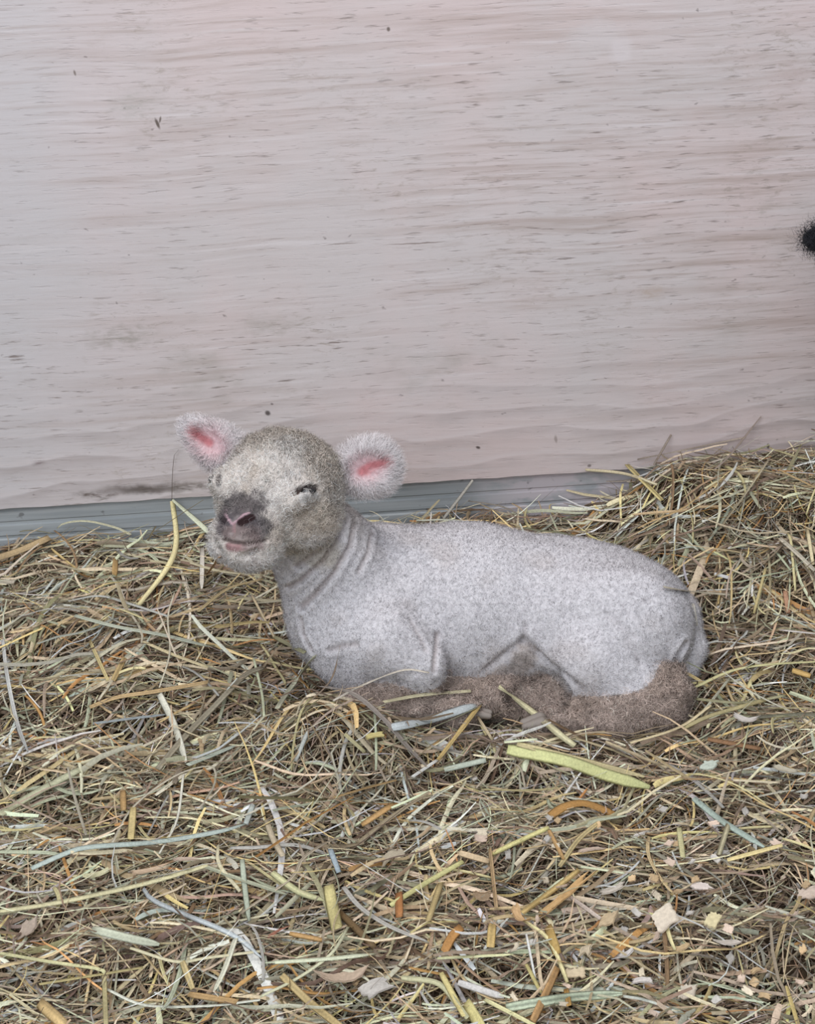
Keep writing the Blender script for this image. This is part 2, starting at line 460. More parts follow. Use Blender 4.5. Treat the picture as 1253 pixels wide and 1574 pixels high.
def scatter(V, Q, N, wt, n):
    """n points on the surface, wt = density per vertex"""
    A = 0.5*np.linalg.norm(np.cross(V[Q[:, 2]]-V[Q[:, 0]], V[Q[:, 3]]-V[Q[:, 1]]), axis=1)*wt[Q].mean(1)
    f = rng.choice(len(Q), n, p=A/A.sum())
    a, b = rng.random(n)[:, None], rng.random(n)[:, None]
    q = Q[f]
    def bl(X): return (X[q[:, 0]]*(1-a)+X[q[:, 1]]*a)*(1-b)+(X[q[:, 3]]*(1-a)+X[q[:, 2]]*a)*b
    return bl, f, q

# ------------------------------------------------------------------ the lamb
LB = np.array([0.06, 1.84, 0.02])                                # base of the lamb
fl = Field((-0.33, 1.56, -0.03), (0.37, 2.02, 0.45), 0.0018)
# trunk
fl.cone(at(582, 926, 1.86), .096, at(720, 938, 1.87), .100, .03)
fl.cone(at(720, 938, 1.87), .100, at(880, 938, 1.87), .088, .03)
fl.ell(at(945, 962, 1.86), (.098, .088, .090), k=.03)
# neck and brisket
fl.cone(at(545, 914, 1.845), .080, at(470, 815, 1.810), .053, .012, 'neck')
fl.cone(at(530, 960, 1.81), .062, at(560, 1010, 1.79), .050, .035)
# shoulder and folded foreleg
fl.ell(at(575, 985, 1.785), (.072, .045, .056), k=.022)
fl.cone(at(590, 985, 1.76), .046, at(645, 1022, 1.745), .030, .016)
fl.cone(at(650, 1046, 1.750), .024, at(530, 1100, 1.730), .022, .010, 'leg')
fl.cone(at(530, 1108, 1.722), .020, at(640, 1090, 1.737), .019, .010, 'leg')
fl.cone(at(640, 1090, 1.737), .019, at(720, 1097, 1.737), .014, .010, 'leg')
# far foreleg, folded beside it
fl.cone(at(640, 1060, 1.79), .028, at(770, 1075, 1.77), .022, .012, 'leg')
# thigh, stifle
fl.ell(at(932, 972, 1.80), (.080, .042, .074), k=.045)
fl.cone(at(975, 960, 1.81), .062, at(908, 1018, 1.770), .046, .030)
fl.cone(at(905, 1015, 1.765), .046, at(985, 1060, 1.755), .036, .014)
# hind leg: hock to foot
fl.cone(at(1012, 1072, 1.745), .035, at(930, 1100, 1.728), .030, .012, 'leg')
fl.cone(at(930, 1100, 1.728), .030, at(835, 1104, 1.728), .020, .010, 'leg')
fl.cone(at(1012, 1072, 1.745), .035, at(985, 1058, 1.76), .035, .012, 'leg')
# far hind foot and soft belly under the flank
fl.cone(at(850, 1075, 1.775), .026, at(755, 1072, 1.765), .020, .012, 'leg')
fl.cone(at(806, 1006, 1.752), .012, at(824, 1062, 1.744), .041, .009, cut=True)
fl.ell(at(815, 1050, 1.825), (.060, .036, .034), k=.012, tagname='belly')
# tail
fl.cone(at(1042, 945, 1.85), .026, at(1062, 995, 1.83), .019, .010, 'tail')
fl.cone(at(1062, 995, 1.83), .019, at(1054, 1030, 1.815), .016, .008, 'tail')

# head, in its own frame: s = to the lamb's left, f = out of the nose, u = up
hf = nrm(np.array([-.40, -.90, -.10])); hs = nrm(np.cross(np.array([0, 0, 1.0]), -hf))*1.0
hs = nrm(np.cross(hf, np.array([0, 0, 1.0])))
if hs[0] < 0: hs = -hs
hu = nrm(np.cross(hs, hf)); 
if hu[2] < 0: hu = -hu
tilt = math.radians(7)
hs, hu = math.cos(tilt)*hs - math.sin(tilt)*hu, math.cos(tilt)*hu + math.sin(tilt)*hs
HM = np.stack([hs, hf, hu], 1); HO = at(432, 742, 1.775)
def hp(s, f, u): return HO + HM@np.array([s, f, u])
fl.ell(hp(0, 0, 0), (.063, .068, .050), HM, .02, 'head')
fl.ell(hp(0, .012, .010), (.050, .050, .038), HM, .02, 'head')
for sg in (-1, 1):
    fl.ell(hp(sg*.032, .006, -.030), (.038, .048, .037), HM, .02, 'head')
    fl.ell(hp(sg*.040, .050, .016), (.018, .020, .014), HM, .012, 'head')       # brow
fl.cone(hp(0, .030, -.014), .046, hp(0, .082, -.024), .036, .02, 'head')
fl.ell(hp(0, .096, -.022), (.035, .026, .024), HM, .012, 'head')             # nose pad
fl.cone(hp(0, .020, -.040), .034, hp(0, .084, -.040), .019, .014, 'head')      # lower jaw
for sg in (-1, 1): fl.ell(hp(sg*.019, .091, -.034), (.020, .022, .014), HM, .008, 'head')
# nostrils
for sg in (-1, 1):
    fl.cone(hp(sg*.010, .124, -.026), .0035, hp(sg*.025, .114, -.020), .0045, .003, cut=True)
# eye slits
EYE = [hp(sg*.049, .050, .004) for sg in (-1, 1)]
# ears
def ear(base, tip, wid, facing, blunt):
    base, tip = np.asarray(base), np.asarray(tip); ax = nrm(tip-base); L = np.linalg.norm(tip-base)
    n = nrm(facing - ax*np.dot(facing, ax)); v = np.cross(ax, n); M = np.stack([ax, v, n], 1)
    c = base+ax*L*0.50
    fl.ell(c, (L*.53, wid*.5, .0095), M, .010, 'ear')
    fl.ell(base+ax*L*(.72 if blunt else .30), (L*.30, wid*(.50 if blunt else .56), .0085), M, .010, 'ear')
    fl.cone(base-ax*.012, .014, base+ax*L*.30, .011, .012, 'ear')
    fl.ell(c+n*.0098+ax*L*.02, (L*.40, wid*.33, .0085), M, .004, cut=True)
    return c, M, L
tocam = -fw
EL = ear(at(362, 704, 1.795), at(288, 654, 1.80), .036, nrm(tocam*1.0+np.array([-.10, 0, -.1])), False)
ER = ear(at(520, 726, 1.80), at(604, 712, 1.81), .056, nrm(tocam*1.0+np.array([.25, 0, -.1])), True)

V, Q = fl.surface()
N = vnormals(V, Q)
bvh = BVHTree.FromPolygons(V.tolist(), Q.tolist())
def hit(px, py):
    d = nrm(ray(px, py)); r_ = bvh.ray_cast(Vector(CAM), Vector(d))
    return None if r_[0] is None else np.array(r_[0])
def trace(pts, step=1.5):
    out = []
    for (x0, y0), (x1, y1) in zip(pts[:-1], pts[1:]):
        m = max(2, int(math.hypot(x1-x0, y1-y0)/step))
        for t in np.linspace(0, 1, m, endpoint=False):
            p = hit(x0+(x1-x0)*t, y0+(y1-y0)*t)
            if p is not None: out.append(p)
    return np.array(out)
def dist_to(pts, reach):
    D = np.full(len(V0), 9.0)
    if len(pts) == 0: return D
    m = np.all((V0 > pts.min(0)-reach) & (V0 < pts.max(0)+reach), axis=1); ix = np.nonzero(m)[0]
    for ch in np.array_split(ix, max(1, len(ix)//4000)):
        if len(ch): D[ch] = np.linalg.norm(V0[ch][:, None]-pts[None], axis=2).min(1)
    return D
V0 = V.copy()
disp = np.zeros(len(V)); groove = np.zeros(len(V))
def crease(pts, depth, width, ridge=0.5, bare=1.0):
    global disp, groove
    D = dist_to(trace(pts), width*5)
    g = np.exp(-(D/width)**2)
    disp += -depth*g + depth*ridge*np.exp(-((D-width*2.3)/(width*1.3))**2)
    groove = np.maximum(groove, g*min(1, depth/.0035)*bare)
# skin folds of the neck
crease([(520, 792), (508, 820), (485, 850), (455, 872)], .0035, .0028)
crease([(531, 795), (520, 828), (497, 862), (462, 893), (440, 905)], .0052, .0028, .35)
crease([(545, 800), (538, 838), (514, 880), (484, 915), (462, 935)], .0055, .0030, .35)
crease([(572, 815), (566, 848), (550, 880)], .0026, .0030)
# shoulder, elbow, flank and thigh folds
crease([(463, 950), (466, 975), (480, 1000)], .003, .003)
crease([(632, 955), (646, 982), (654, 1000)], .0018, .0035, .1)
crease([(672, 975), (670, 1005), (668, 1032)], .0045, .0035, .12)
crease([(505, 1000), (530, 992), (550, 990)], .0025, .003)
crease([(808, 962), (806, 978), (803, 992)], .0035, .003, .15, .3)
crease([(935, 945), (958, 966), (978, 980)], .0020, .0045, .3, .2)
crease([(965, 985), (978, 1005), (985, 1020)], .0024, .0045, .3, .2)
crease([(748, 1030), (775, 1008), (800, 988)], .0045, .005, .2, .25)
crease([(806, 985), (832, 1010), (862, 1034), (893, 1060)], .0060, .0055, .2, .25)
# tail fold
crease([(1050, 992), (1040, 1006), (1034, 1022)], .017, .0042, .2)
# mouth
crease([(343, 829), (356, 833), (375, 836), (395, 834), (413, 829)], .0042, .0018, .12)
crease([(362, 806), (361, 818), (358, 829)], .0020, .0014, .2)
# eye slits
crease([(449, 758), (460, 753), (474, 750), (488, 751)], .0060, .0030, .30)
crease([(336, 730), (337, 744)], .003, .002, .3)
V = V + N*disp[:, None]
# gentle lumpiness of a young coat
def sines(Pq, amp, fmin, fmax, n=9, seed=1):
    r_ = np.random.default_rng(seed); s_ = np.zeros(len(Pq))
    for _ in range(n):
        k = nrm(r_.normal(size=3))*r_.uniform(fmin, fmax); s_ += np.sin(Pq@k+r_.uniform(0, 6.28))
    return s_*amp/math.sqrt(n)
T_ = fl.tags(V0)
legm = (T_ == 'leg'); headm = (T_ == 'head'); earm = (T_ == 'ear')
V = V + N*(sines(V, .0010, 60, 160, seed=3) + legm*sines(V, .0022, 180, 420, seed=5) + headm*sstep(.085, .06, ((V-HO)@HM)[:, 1])*sines(V, .0009, 260, 560, seed=8))[:, None]
N = vnormals(V, Q)

# coat colours
def mixc(c, m, col): 
    m = np.clip(m, 0, 1)[:, None]; return c*(1-m)+lin(col)*m
HL = (V0-HO)@HM                                                 # head coordinates
Cc = np.tile(lin((220, 216, 219)), (len(V), 1))
n1 = sines(V, 1.0, 40, 120, seed=11); n2 = sines(V, 1.0, 300, 700, seed=12)
Cc = mixc(Cc, sstep(.4, 1.8, n1)*.35, (198, 188, 184))
def spotc(pts, r0, r1, col, amt=1.0, jit=.35):
    """colour patch around points of the coat"""
    global Cc
    D = dist_to(trace(pts) if len(pts) > 1 else np.array([p for p in [hit(*pts[0])] if p is not None]), r1*1.6)
    D = D*(1+jit*.3*n2)
    Cc = mixc(Cc, sstep(r1, r0, D)*amt, col)
# yellowish neck and cheek
neck = sstep(.0, .06, -(HL[:, 1]+.01))*sstep(.16, .08, np.linalg.norm(HL, axis=1))
Cc = mixc(Cc, neck*.5, (196, 184, 168))
Cc = mixc(Cc, headm*1.0, (222, 213, 206))
Cc = mixc(Cc, headm*sstep(-.02, .04, HL[:, 2])*sstep(.05, -.01, HL[:, 1])*.70, (194, 181, 168))     # tan crown
Cc = mixc(Cc, headm*sstep(.4, 1.2, n1)*.4, (196, 181, 164))
Cc = mixc(Cc, headm*sstep(.35, 1.2, n2)*sstep(.09, .05, HL[:, 1])*.32, (158, 141, 124))
Cc = mixc(Cc, headm*sstep(-.02, -.05, HL[:, 2])*sstep(.0, .05, HL[:, 1])*.9, (228, 224, 226))       # white chin
spotc([(447, 690), (430, 730), (410, 760)], .012, .03, (216, 210, 206), .6)
spotc([(465, 765), (485, 766)], .004, .010, (222, 218, 216), .8)
spotc([(470, 795), (500, 800)], .012, .03, (190, 174, 156), .5)
spotc([(440, 845), (500, 850)], .012, .028, (182, 172, 156), .6)
# dark mottled nose
spotc([(348, 802), (362, 806), (384, 804)], .009, .018, (104, 94, 96), .9, .5)
spotc([(350, 784), (368, 778), (386, 782)], .012, .021, (80, 73, 75), .88, .7)
spotc([(343, 814), (350, 802)], .006, .013, (78, 72, 76), .85, .6)
spotc([(388, 808), (402, 808), (396, 818)], .008, .017, (84, 79, 82), .85, .6)
spotc([(350, 820), (372, 820), (388, 826)], .006, .011, (128, 112, 110), .8, .4)
nz_ = sstep(.06, .085, HL[:, 1])*headm*(HL[:, 2] > -.036)
Cc = mixc(Cc, nz_*sstep(.3, 1.3, sines(V, 1.0, 450, 900, 12, seed=31))*.55, (160, 150, 149))
spotc([(345, 789), (353, 801), (358, 806), (366, 800), (375, 792), (384, 789)], .0005, .0021, (190, 158, 166), .9, .1)
spotc([(360, 806), (360, 818)], .0005, .0026, (150, 118, 122), .75, .2)
spotc([(342, 797), (346, 803)], .003, .006, (40, 28, 32), .97, .1)
spotc([(371, 803), (379, 799), (388, 795)], .0034, .0062, (40, 22, 24), .97, .1)
spotc([(352, 840), (362, 842), (374, 841)], .003, .007, (150, 108, 110), .85, .2)
spotc([(378, 841), (392, 840), (402, 837)], .003, .007, (158, 140, 138), .8, .2)
spotc([(343, 829), (356, 833), (375, 836), (395, 834), (412, 829)], .0010, .0026, (60, 52, 56), .9, .1)
spotc([(452, 758), (460, 754)], .002, .005, (96, 76, 66), .9, .1)
spotc([(460, 753), (474, 750), (486, 751)], .0030, .0054, (34, 26, 27), .98, .1)
spotc([(806, 1008), (796, 1030), (770, 1040), (800, 1050), (835, 1045), (865, 1056)], .010, .020, (192, 180, 174), .8, .5)
spotc([(337, 732), (337, 746)], .002, .005, (70, 70, 74), .8, .1)
# ears: white outside, pink inside
Cc = mixc(Cc, earm*1.0, (222, 215, 216))
for (c_, M_, L_), pts, pts2 in ((EL, [(318, 690), (312, 676), (300, 668)], [(322, 680), (302, 667)]), (ER, [(548, 735), (560, 722), (580, 712)], [(556, 726), (566, 716), (590, 711)])):
    e = (V0-c_)@M_
    q = np.sqrt((e[:, 0]/(L_*.42))**2+(e[:, 1]/(.020))**2)
    Cc = mixc(Cc, earm*sstep(1.0, .45, q)*(e[:, 2] > -.002)*.75, (220, 182, 186))
    spotc(pts2, .0015, .0085, (190, 104, 108), .8, .5)
# brown lower legs, dirty belly
Cc = mixc(Cc, legm*1.0, (190, 172, 162))
Cc = mixc(Cc, legm*sstep(-.2, 1.4, n1)*.5, (156, 138, 126))
Cc = mixc(Cc, (T_ == 'belly')*.75, (182, 168, 162))
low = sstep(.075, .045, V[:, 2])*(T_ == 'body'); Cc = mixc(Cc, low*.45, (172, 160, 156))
# grey flecks where straw dust sits on flank and thigh
fk = np.zeros(len(V))
for p_ in [(745, 1010), (700, 930), (870, 910), (985, 930), (640, 1000)]:
    h_ = hit(*p_)
    if h_ is not None: fk = np.maximum(fk, np.exp(-(np.linalg.norm(V0-h_, axis=1)/.035)**2))
n3 = sines(V, 1.0, 500, 1100, 12, seed=21)
Cc = mixc(Cc, fk*sstep(1.1, 2.0, n3)*.6, (120, 112, 116))
Cc = mixc(Cc, groove*.5, (150, 128, 120))                       # crease shade painted in pinkish brown along the bare folds

coat = attr_mat('lamb_coat', 0.9, 0.1, 260, .14, .5, 900, .15)
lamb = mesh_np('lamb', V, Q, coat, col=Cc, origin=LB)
tag(lamb, 'white woolly lamb lying in the hay with its face toward the camera', 'lamb')

wool_m = attr_mat('lamb_wool', 0.85, 0.12, sheen=.1)
def hair_part(name, mask_w, n, L, W, lift, curl, turns, Tfn, jitter=.12, K=5, parent=None, label=None, tint=None, gain=1.0):
    bl, f, q = scatter(V, Q, N, mask_w, n)
    P = bl(V); Nn = nrm(bl(N)); col = bl(Cc)
    col = col*(1+rng.normal(size=(n, 1))*jitter)*gain
    if tint is not None: col = col*0+tint
    T = Tfn(P, Nn); T = nrm(T-Nn*(T*Nn).sum(1, keepdims=True))
    ls = L*rng.uniform(.6, 1.25, n); ws = W*rng.uniform(.7, 1.3, n)
    vv, qq, cc, nn = strands(P-Nn*.0006, Nn, T, ls, ws, np.clip(col, .01, .95), lift, curl, turns, K)
    o = mesh_np(name, vv, qq, wool_m, parent, cc, nn, origin=LB)
    o['kind'] = 'stuff'
    if label: o['label'] = label
    return o
def t_rand(P, Nn): return rng.normal(size=P.shape)
def t_dir(v, sp=.5): return lambda P, Nn: np.asarray(v, float)[None]+rng.normal(size=P.shape)*sp
nog = 1-np.clip(groove*1.6, 0, 1)
nosed = np.ones(len(V))
nosed *= sstep(.0012, .0045, dist_to(trace([(343, 829), (356, 833), (375, 836), (395, 834), (413, 829)]), .01))
nosed *= sstep(.003, .0075, dist_to(trace([(352, 841), (374, 841)]), .012))
for p_ in [(362, 803), (350, 800), (380, 798), (360, 820)]:
    h_ = hit(*p_)
    if h_ is not None: nosed *= sstep(.006, .014, np.linalg.norm(V0-h_, axis=1))
for p_ in [(456, 756), (466, 752), (476, 750), (484, 750)]:
    h_ = hit(*p_)
    if h_ is not None: nosed *= sstep(.0045, .0085, np.linalg.norm(V0-h_, axis=1))
bodym = (~legm & ~headm & ~earm).astype(float)
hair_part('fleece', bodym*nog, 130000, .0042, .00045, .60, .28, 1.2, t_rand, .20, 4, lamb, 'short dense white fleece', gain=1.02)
facew = headm*(0.25+.75*sstep(.075, .03, HL[:, 1]))*nog*nosed
def t_face(P, Nn):
    return -hf[None]*.9 + rng.normal(size=P.shape)*.55
crown = headm*sstep(.03, -.01, HL[:, 1])*sstep(-.03, .02, HL[:, 2])
hair_part('face_wool', headm*nog*nosed*(1-.6*crown), 24000, .0064, .00060, .38, .30, 1.1, t_face, .22, 7, lamb, 'soft cream face wool', gain=1.20)
hair_part('crown_wool', crown*nog, 13000, .0085, .00058, .50, .34, 1.6, t_rand, .32, 8, lamb, 'tan curls on the crown', gain=1.15)
hair_part('leg_wool', (legm | (T_ == 'belly'))*nog, 30000, .0088, .00058, .45, .32, 1.5, t_rand, .32, 8, lamb, 'brown curly leg wool', gain=1.2)
for (c_, M_, L_) in (EL, ER):
    e = (V0-c_)@M_
    mine = earm*(np.linalg.norm(V0-c_, axis=1) < .07)
    q = np.sqrt((e[:, 0]/(L_*.40))**2+(e[:, 1]/.018)**2)
    wgt = mine*(1-.90*sstep(.95, .45, q)*(e[:, 2] > -.002))
    def t_ear(P, Nn, c_=c_, M_=M_): 
        r_ = P-c_; return nrm(r_)*1.0+M_[:, 0][None]*.5+rng.normal(size=P.shape)*.35
    hair_part('ear_fringe', wgt, 10000, .0105, .00040, .40, .20, .9, t_ear, .08, 6, lamb, 'fluffy white ear hair', gain=1.18)

# eyes under the nearly closed lids
def uvball(c, rad, M, name, mat, parent, n=20):
    th = np.linspace(0, math.pi, n); ph = np.linspace(0, 2*math.pi, 2*n, endpoint=False)
    A, B = np.meshgrid(th, ph, indexing='ij')
    loc = np.stack([np.sin(A)*np.cos(B), np.sin(A)*np.sin(B), np.cos(A)], -1).reshape(-1, 3)*np.asarray(rad)
    Vv = np.asarray(c)+loc@np.asarray(M).T
    i, j = np.meshgrid(np.arange(n-1), np.arange(2*n), indexing='ij'); i, j = i.ravel(), j.ravel()
    f = np.stack([i*2*n+j, (i+1)*2*n+j, (i+1)*2*n+(j+1) % (2*n), i*2*n+(j+1) % (2*n)], 1)
    return mesh_np(name, Vv, f, mat, parent, origin=np.array(parent.location) if parent else None)
eye_m, _nt, _b = new_mat('dark_eye', 0.12, 0.6); _b.inputs['Base Color'].default_value = (.012, .009, .009, 1)
for p_ in ((470, 751), (337, 738)):
    h_ = hit(*p_)
    if h_ is not None:
        n_ = nrm(CAM-h_)
        uvball(h_-n_*(.0086 if p_[0] > 400 else .0105), (.0125, .009, .0050), HM, 'eye', eye_m, lamb)

# hooves of the near hind and the near fore foot
hoof_m, _nt, _b = new_mat('pale_hoof', 0.5, 0.3); _b.inputs['Base Color'].default_value = (*lin((150, 140, 132)), 1)
def hoof(a, b, r_):
    g = Field(np.minimum(a, b)-.03, np.maximum(a, b)+.03, .0016)
    d = nrm(np.asarray(b)-a); sd = nrm(np.cross(d, [0, 0, 1.0]))
    for sg in (-1, 1): g.cone(a+sd*sg*r_*.5, r_*.72, b+sd*sg*r_*.45, r_*.42, .002)
    v, q = g.surface(); mesh_np('hoof', v, q, hoof_m, lamb, origin=LB)
hoof(at(832, 1108, 1.727), at(806, 1114, 1.724), .011)
hoof(at(724, 1093, 1.735), at(752, 1098, 1.732), .009)

# ------------------------------------------------------------------ the black lamb whose ear tip reaches into the frame
BB = np.array([0.86, 1.98, 0.10])
bo = (at(1262, 367, 2.00)-at(1253, 367, 2.00))                   # one way to the right, along the picture's width
tip = at(1238, 367, 2.00)
eb = tip + np.array([.085, 0.0, -.004])
bf = Field((tip[0]-.03, 1.70, 0.02), (tip[0]+.62, 2.16, .66), 0.0035)
hc = eb + np.array([.055, 0.01, -.012])
bf.ell(hc, (.058, .062, .056), k=.02, tagname='head')
bf.cone(hc+[-.005, -.035, -.02], .042, hc+[-.012, -.09, -.045], .030, .02, 'head')
for sg, e0 in ((-1, eb), (1, hc+np.array([.055, .01, .012]))):
    e1 = tip if sg < 0 else e0+np.array([.085, 0, .004])
    ax = nrm(e1-e0); bf.ell((e0+e1)/2, (.047, .009, .021), np.stack([ax, [0, 1, 0], nrm(np.cross(ax, [0, 1, 0]))], 1), .008, 'ear')
    bf.cone(e0-ax*.02, .014, e0+ax*.02, .010, .01, 'ear')
ch = hc + np.array([.04, .04, -.20])
bf.cone(hc+[.01, .02, -.02], .046, ch, .075, .03)
bf.cone(ch, .082, ch+[.27, .03, .0], .085, .03)
for dx, dy in ((0, -.045), (0, .045), (.26, -.03), (.26, .07)):
    k_ = ch+np.array([dx, dy, -.04]); gz = float(hay_h(k_[0], k_[1], False))
    kn = np.array([k_[0]+.008*(1 if dx else -1), k_[1], (k_[2]+gz)/2])
    bf.cone(k_, .040, kn, .021, .02); bf.cone(kn, .020, [k_[0], k_[1], gz+.012], .017, .008)
bf.cone(ch+[.34, .03, .02], .02, ch+[.40, .03, -.08], .014, .015)
bV, bQ = bf.surface(); bN = vnormals(bV, bQ)
BB = np.array([ch[0]+.13, ch[1], float(hay_h(ch[0]+.13, ch[1], False))])
bc = np.tile(lin((38, 38, 42)), (len(bV), 1))
black = mesh_np('lamb', bV, bQ, coat, col=bc, origin=BB)
tag(black, 'black lamb at the right edge with only its fuzzy ear tip showing against the wall', 'lamb')
bl_, _, _ = scatter(bV, bQ, bN, np.where(bV[:, 0] < tip[0]+.1, 5.0, 1.0), 26000)
P_ = bl_(bV); N_ = nrm(bl_(bN))
near = P_[:, 0] < tip[0]+.1
vv, qq, cc, nn = strands(P_-N_*.0006, N_, nrm(rng.normal(size=P_.shape)), np.where(near, .014, .010)*rng.uniform(.6, 1.2, len(P_)), np.where(near, .0006, .0008),
                         np.tile(lin((46, 45, 50)), (len(P_), 1))*(1+rng.normal(size=(len(P_), 1))*.3).clip(.2, 2), .5, .30, 1.5, 7)
for sg in (-1, 1): uvball(hc+np.array([sg*.046, -.038, .008]), (.010, .010, .010), np.eye(3), 'eye', eye_m, black)
o = mesh_np('fleece', vv, qq, wool_m, black, cc, nn, origin=BB); o['kind'] = 'stuff'

# ------------------------------------------------------------------ the hay
hay_m = attr_mat('dry_hay', 0.55, 0.3, 420, .16, .25, 900)
_nt = hay_m.node_tree
for nd in _nt.nodes:                                             # streaks that run through each stalk
    if nd.type == 'TEX_NOISE': nd.inputs['Detail'].default_value = 2
PAL = [((178, 160, 128), 18), ((130, 112, 92), 22), ((154, 140, 122), 20), ((206, 195, 164), 13), ((172, 172, 150), 12), ((146, 140, 112), 9),
       ((208, 188, 134), 5), ((178, 136, 86), 2.5), ((194, 196, 190), 8), ((100, 84, 70), 14), ((200, 203, 174), 5)]
pc = lin([p for p, _ in PAL])*np.array([1.04, 1.0, 1.0]); pw = np.array([w_ for _, w_ in PAL], float)

def ribbon(path, side, up, wd, rise):
    """path (n,K,3) -> V-section blades: three verts per station"""
    n, K, _ = path.shape
    Vv = np.empty((n, K, 3, 3))
    Vv[:, :, 0] = path-side*wd[..., None]*.5
    Vv[:, :, 1] = path+up*(wd*rise)[..., None]
    Vv[:, :, 2] = path+side*wd[..., None]*.5
    b = (np.arange(n)*K*3)[:, None]+(np.arange(K-1)*3)[None]
    q = np.stack([np.stack([b, b+3, b+4, b+1], -1), np.stack([b+1, b+4, b+5, b+2], -1)], 2).reshape(-1, 4)
    return Vv.reshape(-1, 3), q

def frames(path, roll):
    t = np.gradient(path, axis=1); t = nrm(t)
    up = np.zeros_like(t); up[..., 2] = 1
    s_ = nrm(np.cross(t, up)); u_ = np.cross(s_, t)
    c, q = np.cos(roll)[:, None, None], np.sin(roll)[:, None, None]
    return s_*c+u_*q, u_*c-s_*q

def hay_paths(n, xy, L, K, lift, tilt, bow, yaw=None):
    th = rng.uniform(0, 6.28, n) if yaw is None else yaw
    kap = rng.normal(size=n)*bow/L
    s_ = np.linspace(-.5, .5, K)[None]*L[:, None]
    a = th[:, None]+kap[:, None]*s_
    ds = (L/(K-1))[:, None]
    dx, dy = np.cos(a)*ds, np.sin(a)*ds
    x = xy[:, :1]+np.cumsum(dx, 1)-dx.sum(1, keepdims=True)/2; y = xy[:, 1:2]+np.cumsum(dy, 1)-dy.sum(1, keepdims=True)/2
    z = hay_h(x, y)*.65+hay_h(xy[:, :1], xy[:, 1:2])*.35 + lift[:, None] + np.tan(tilt)[:, None]*s_
    arch = rng.normal(size=n)*.05
    z = z + (arch/L)[:, None]*(L[:, None]**2/4-s_**2)*2
    return np.stack([x, y, z], 2)

def keep_mask(path, tol=-.0015):
    ok = (fl.value(path) > tol).all(1) & (bf.value(path) > tol).all(1)
    return ok & (path[..., 1] < wall_y(path[..., 0])-np.where(path[..., 2] > PLYZ-.006, .004, -.012)).all(1)

def grow(n, Lr, Wr, lift_r, tilt_s, bow, K=6, tip=.35, rise=.22, region=None, pw_=None, dark=.22, yaw_bias=.5, gain=1.0):
    xy = np.stack([rng.uniform(-.85, .85, n), rng.uniform(.92, 2.19, n)], 1)
    out = np.abs(xy[:, 0]) > .64
    keep = ~out | (rng.random(n) < .45)
    if region is not None: keep &= rng.random(n) < region(xy)
    xy = xy[keep]; n = len(xy)
    L = np.exp(rng.normal(size=n)*.45)*Lr; L = np.clip(L, Lr*.3, Lr*2.6)
    yaw = rng.uniform(-math.pi, math.pi, n); yb = rng.random(n) < yaw_bias
    yaw = np.where(yb, rng.normal(size=n)*.55+.12, yaw)
    path = hay_paths(n, xy, L, K, rng.uniform(*lift_r, n), rng.normal(size=n)*tilt_s, bow, yaw)
    k = keep_mask(path); path = path[k]; n = len(path); L = L[k]
    wd = np.clip(np.exp(rng.normal(size=n)*.40)*Wr, Wr*.4, Wr*2.5)
    prof = np.interp(np.linspace(0, 1, K), [0, .12, .7, 1], [.7, 1, .9, tip])
    s_, u_ = frames(path, rng.normal(size=n)*.6)
    Vv, q = ribbon(path, s_, u_, wd[:, None]*prof[None], rise)
    p_ = pw if pw_ is None else pw_
    ci = rng.choice(len(pc), n, p=p_/p_.sum()); c = pc[ci]*gain*np.exp(rng.normal(size=(n, 1))*dark)*(1+rng.normal(size=(n, 3))*.04)
    cc_ = np.repeat(c, K*3, 0).clip(.01, .9)
    return Vv, q, cc_, path
def bundle(name, parts, label, cat):
    off = 0; VV, QQ, CC = [], [], []
    for Vv, q, c, _ in parts: VV.append(Vv); QQ.append(q+off); CC.append(c); off += len(Vv)
    o = mesh_np(name, np.concatenate(VV), np.concatenate(QQ), hay_m, col=np.concatenate(CC))
    return tag(o, label, cat, kind='stuff')
def chopped(xy): return np.clip(sstep(.05, .35, xy[:, 0])*sstep(1.62, 1.4, xy[:, 1])+.25, 0, 1)
def longer(xy): return np.clip(1.0-.75*sstep(.1, .35, xy[:, 0])*sstep(1.65, 1.45, xy[:, 1]), 0, 1)
brown_w = pw*np.array([1, 2, 1.5, .5, .6, .8, .4, 1, .4, 2.0, .4])
pale_w = pw*np.array([1.1, .5, .7, 1.8, 1.6, 1, 1.6, .9, 1.8, .2, 1.8])
hay_parts = [  # lower layers darkened, upper ones lightened: gap shade put into the colours
    grow(44000, .030, .0013, (-.009, .001), .28, .7, 5, pw_=brown_w, dark=.36, gain=.80),
    grow(33000, .050, .0015, (-.005, .006), .26, .9, 7, pw_=brown_w*.6+pw*.4, dark=.30, gain=.95),
    grow(10000, .095, .0016, (.001, .014), .18, 1.3, 10, region=longer, dark=.22, gain=1.12),
    grow(9400, .080, .0030, (.001, .015), .19, .6, 8, region=longer, pw_=pale_w, dark=.22, gain=1.10),
    grow(10000, .030, .0032, (.000, .014), .26, .4, 5, region=chopped, tip=.8, dark=.28, gain=1.05),
    grow(1800, .100, .0044, (.004, .015), .14, .4, 9, region=longer, pw_=pale_w, tip=.5, gain=1.05),
]
bundle('hay_bedding', hay_parts, 'deep bed of loose tan and greenish hay covering the whole floor', 'hay')

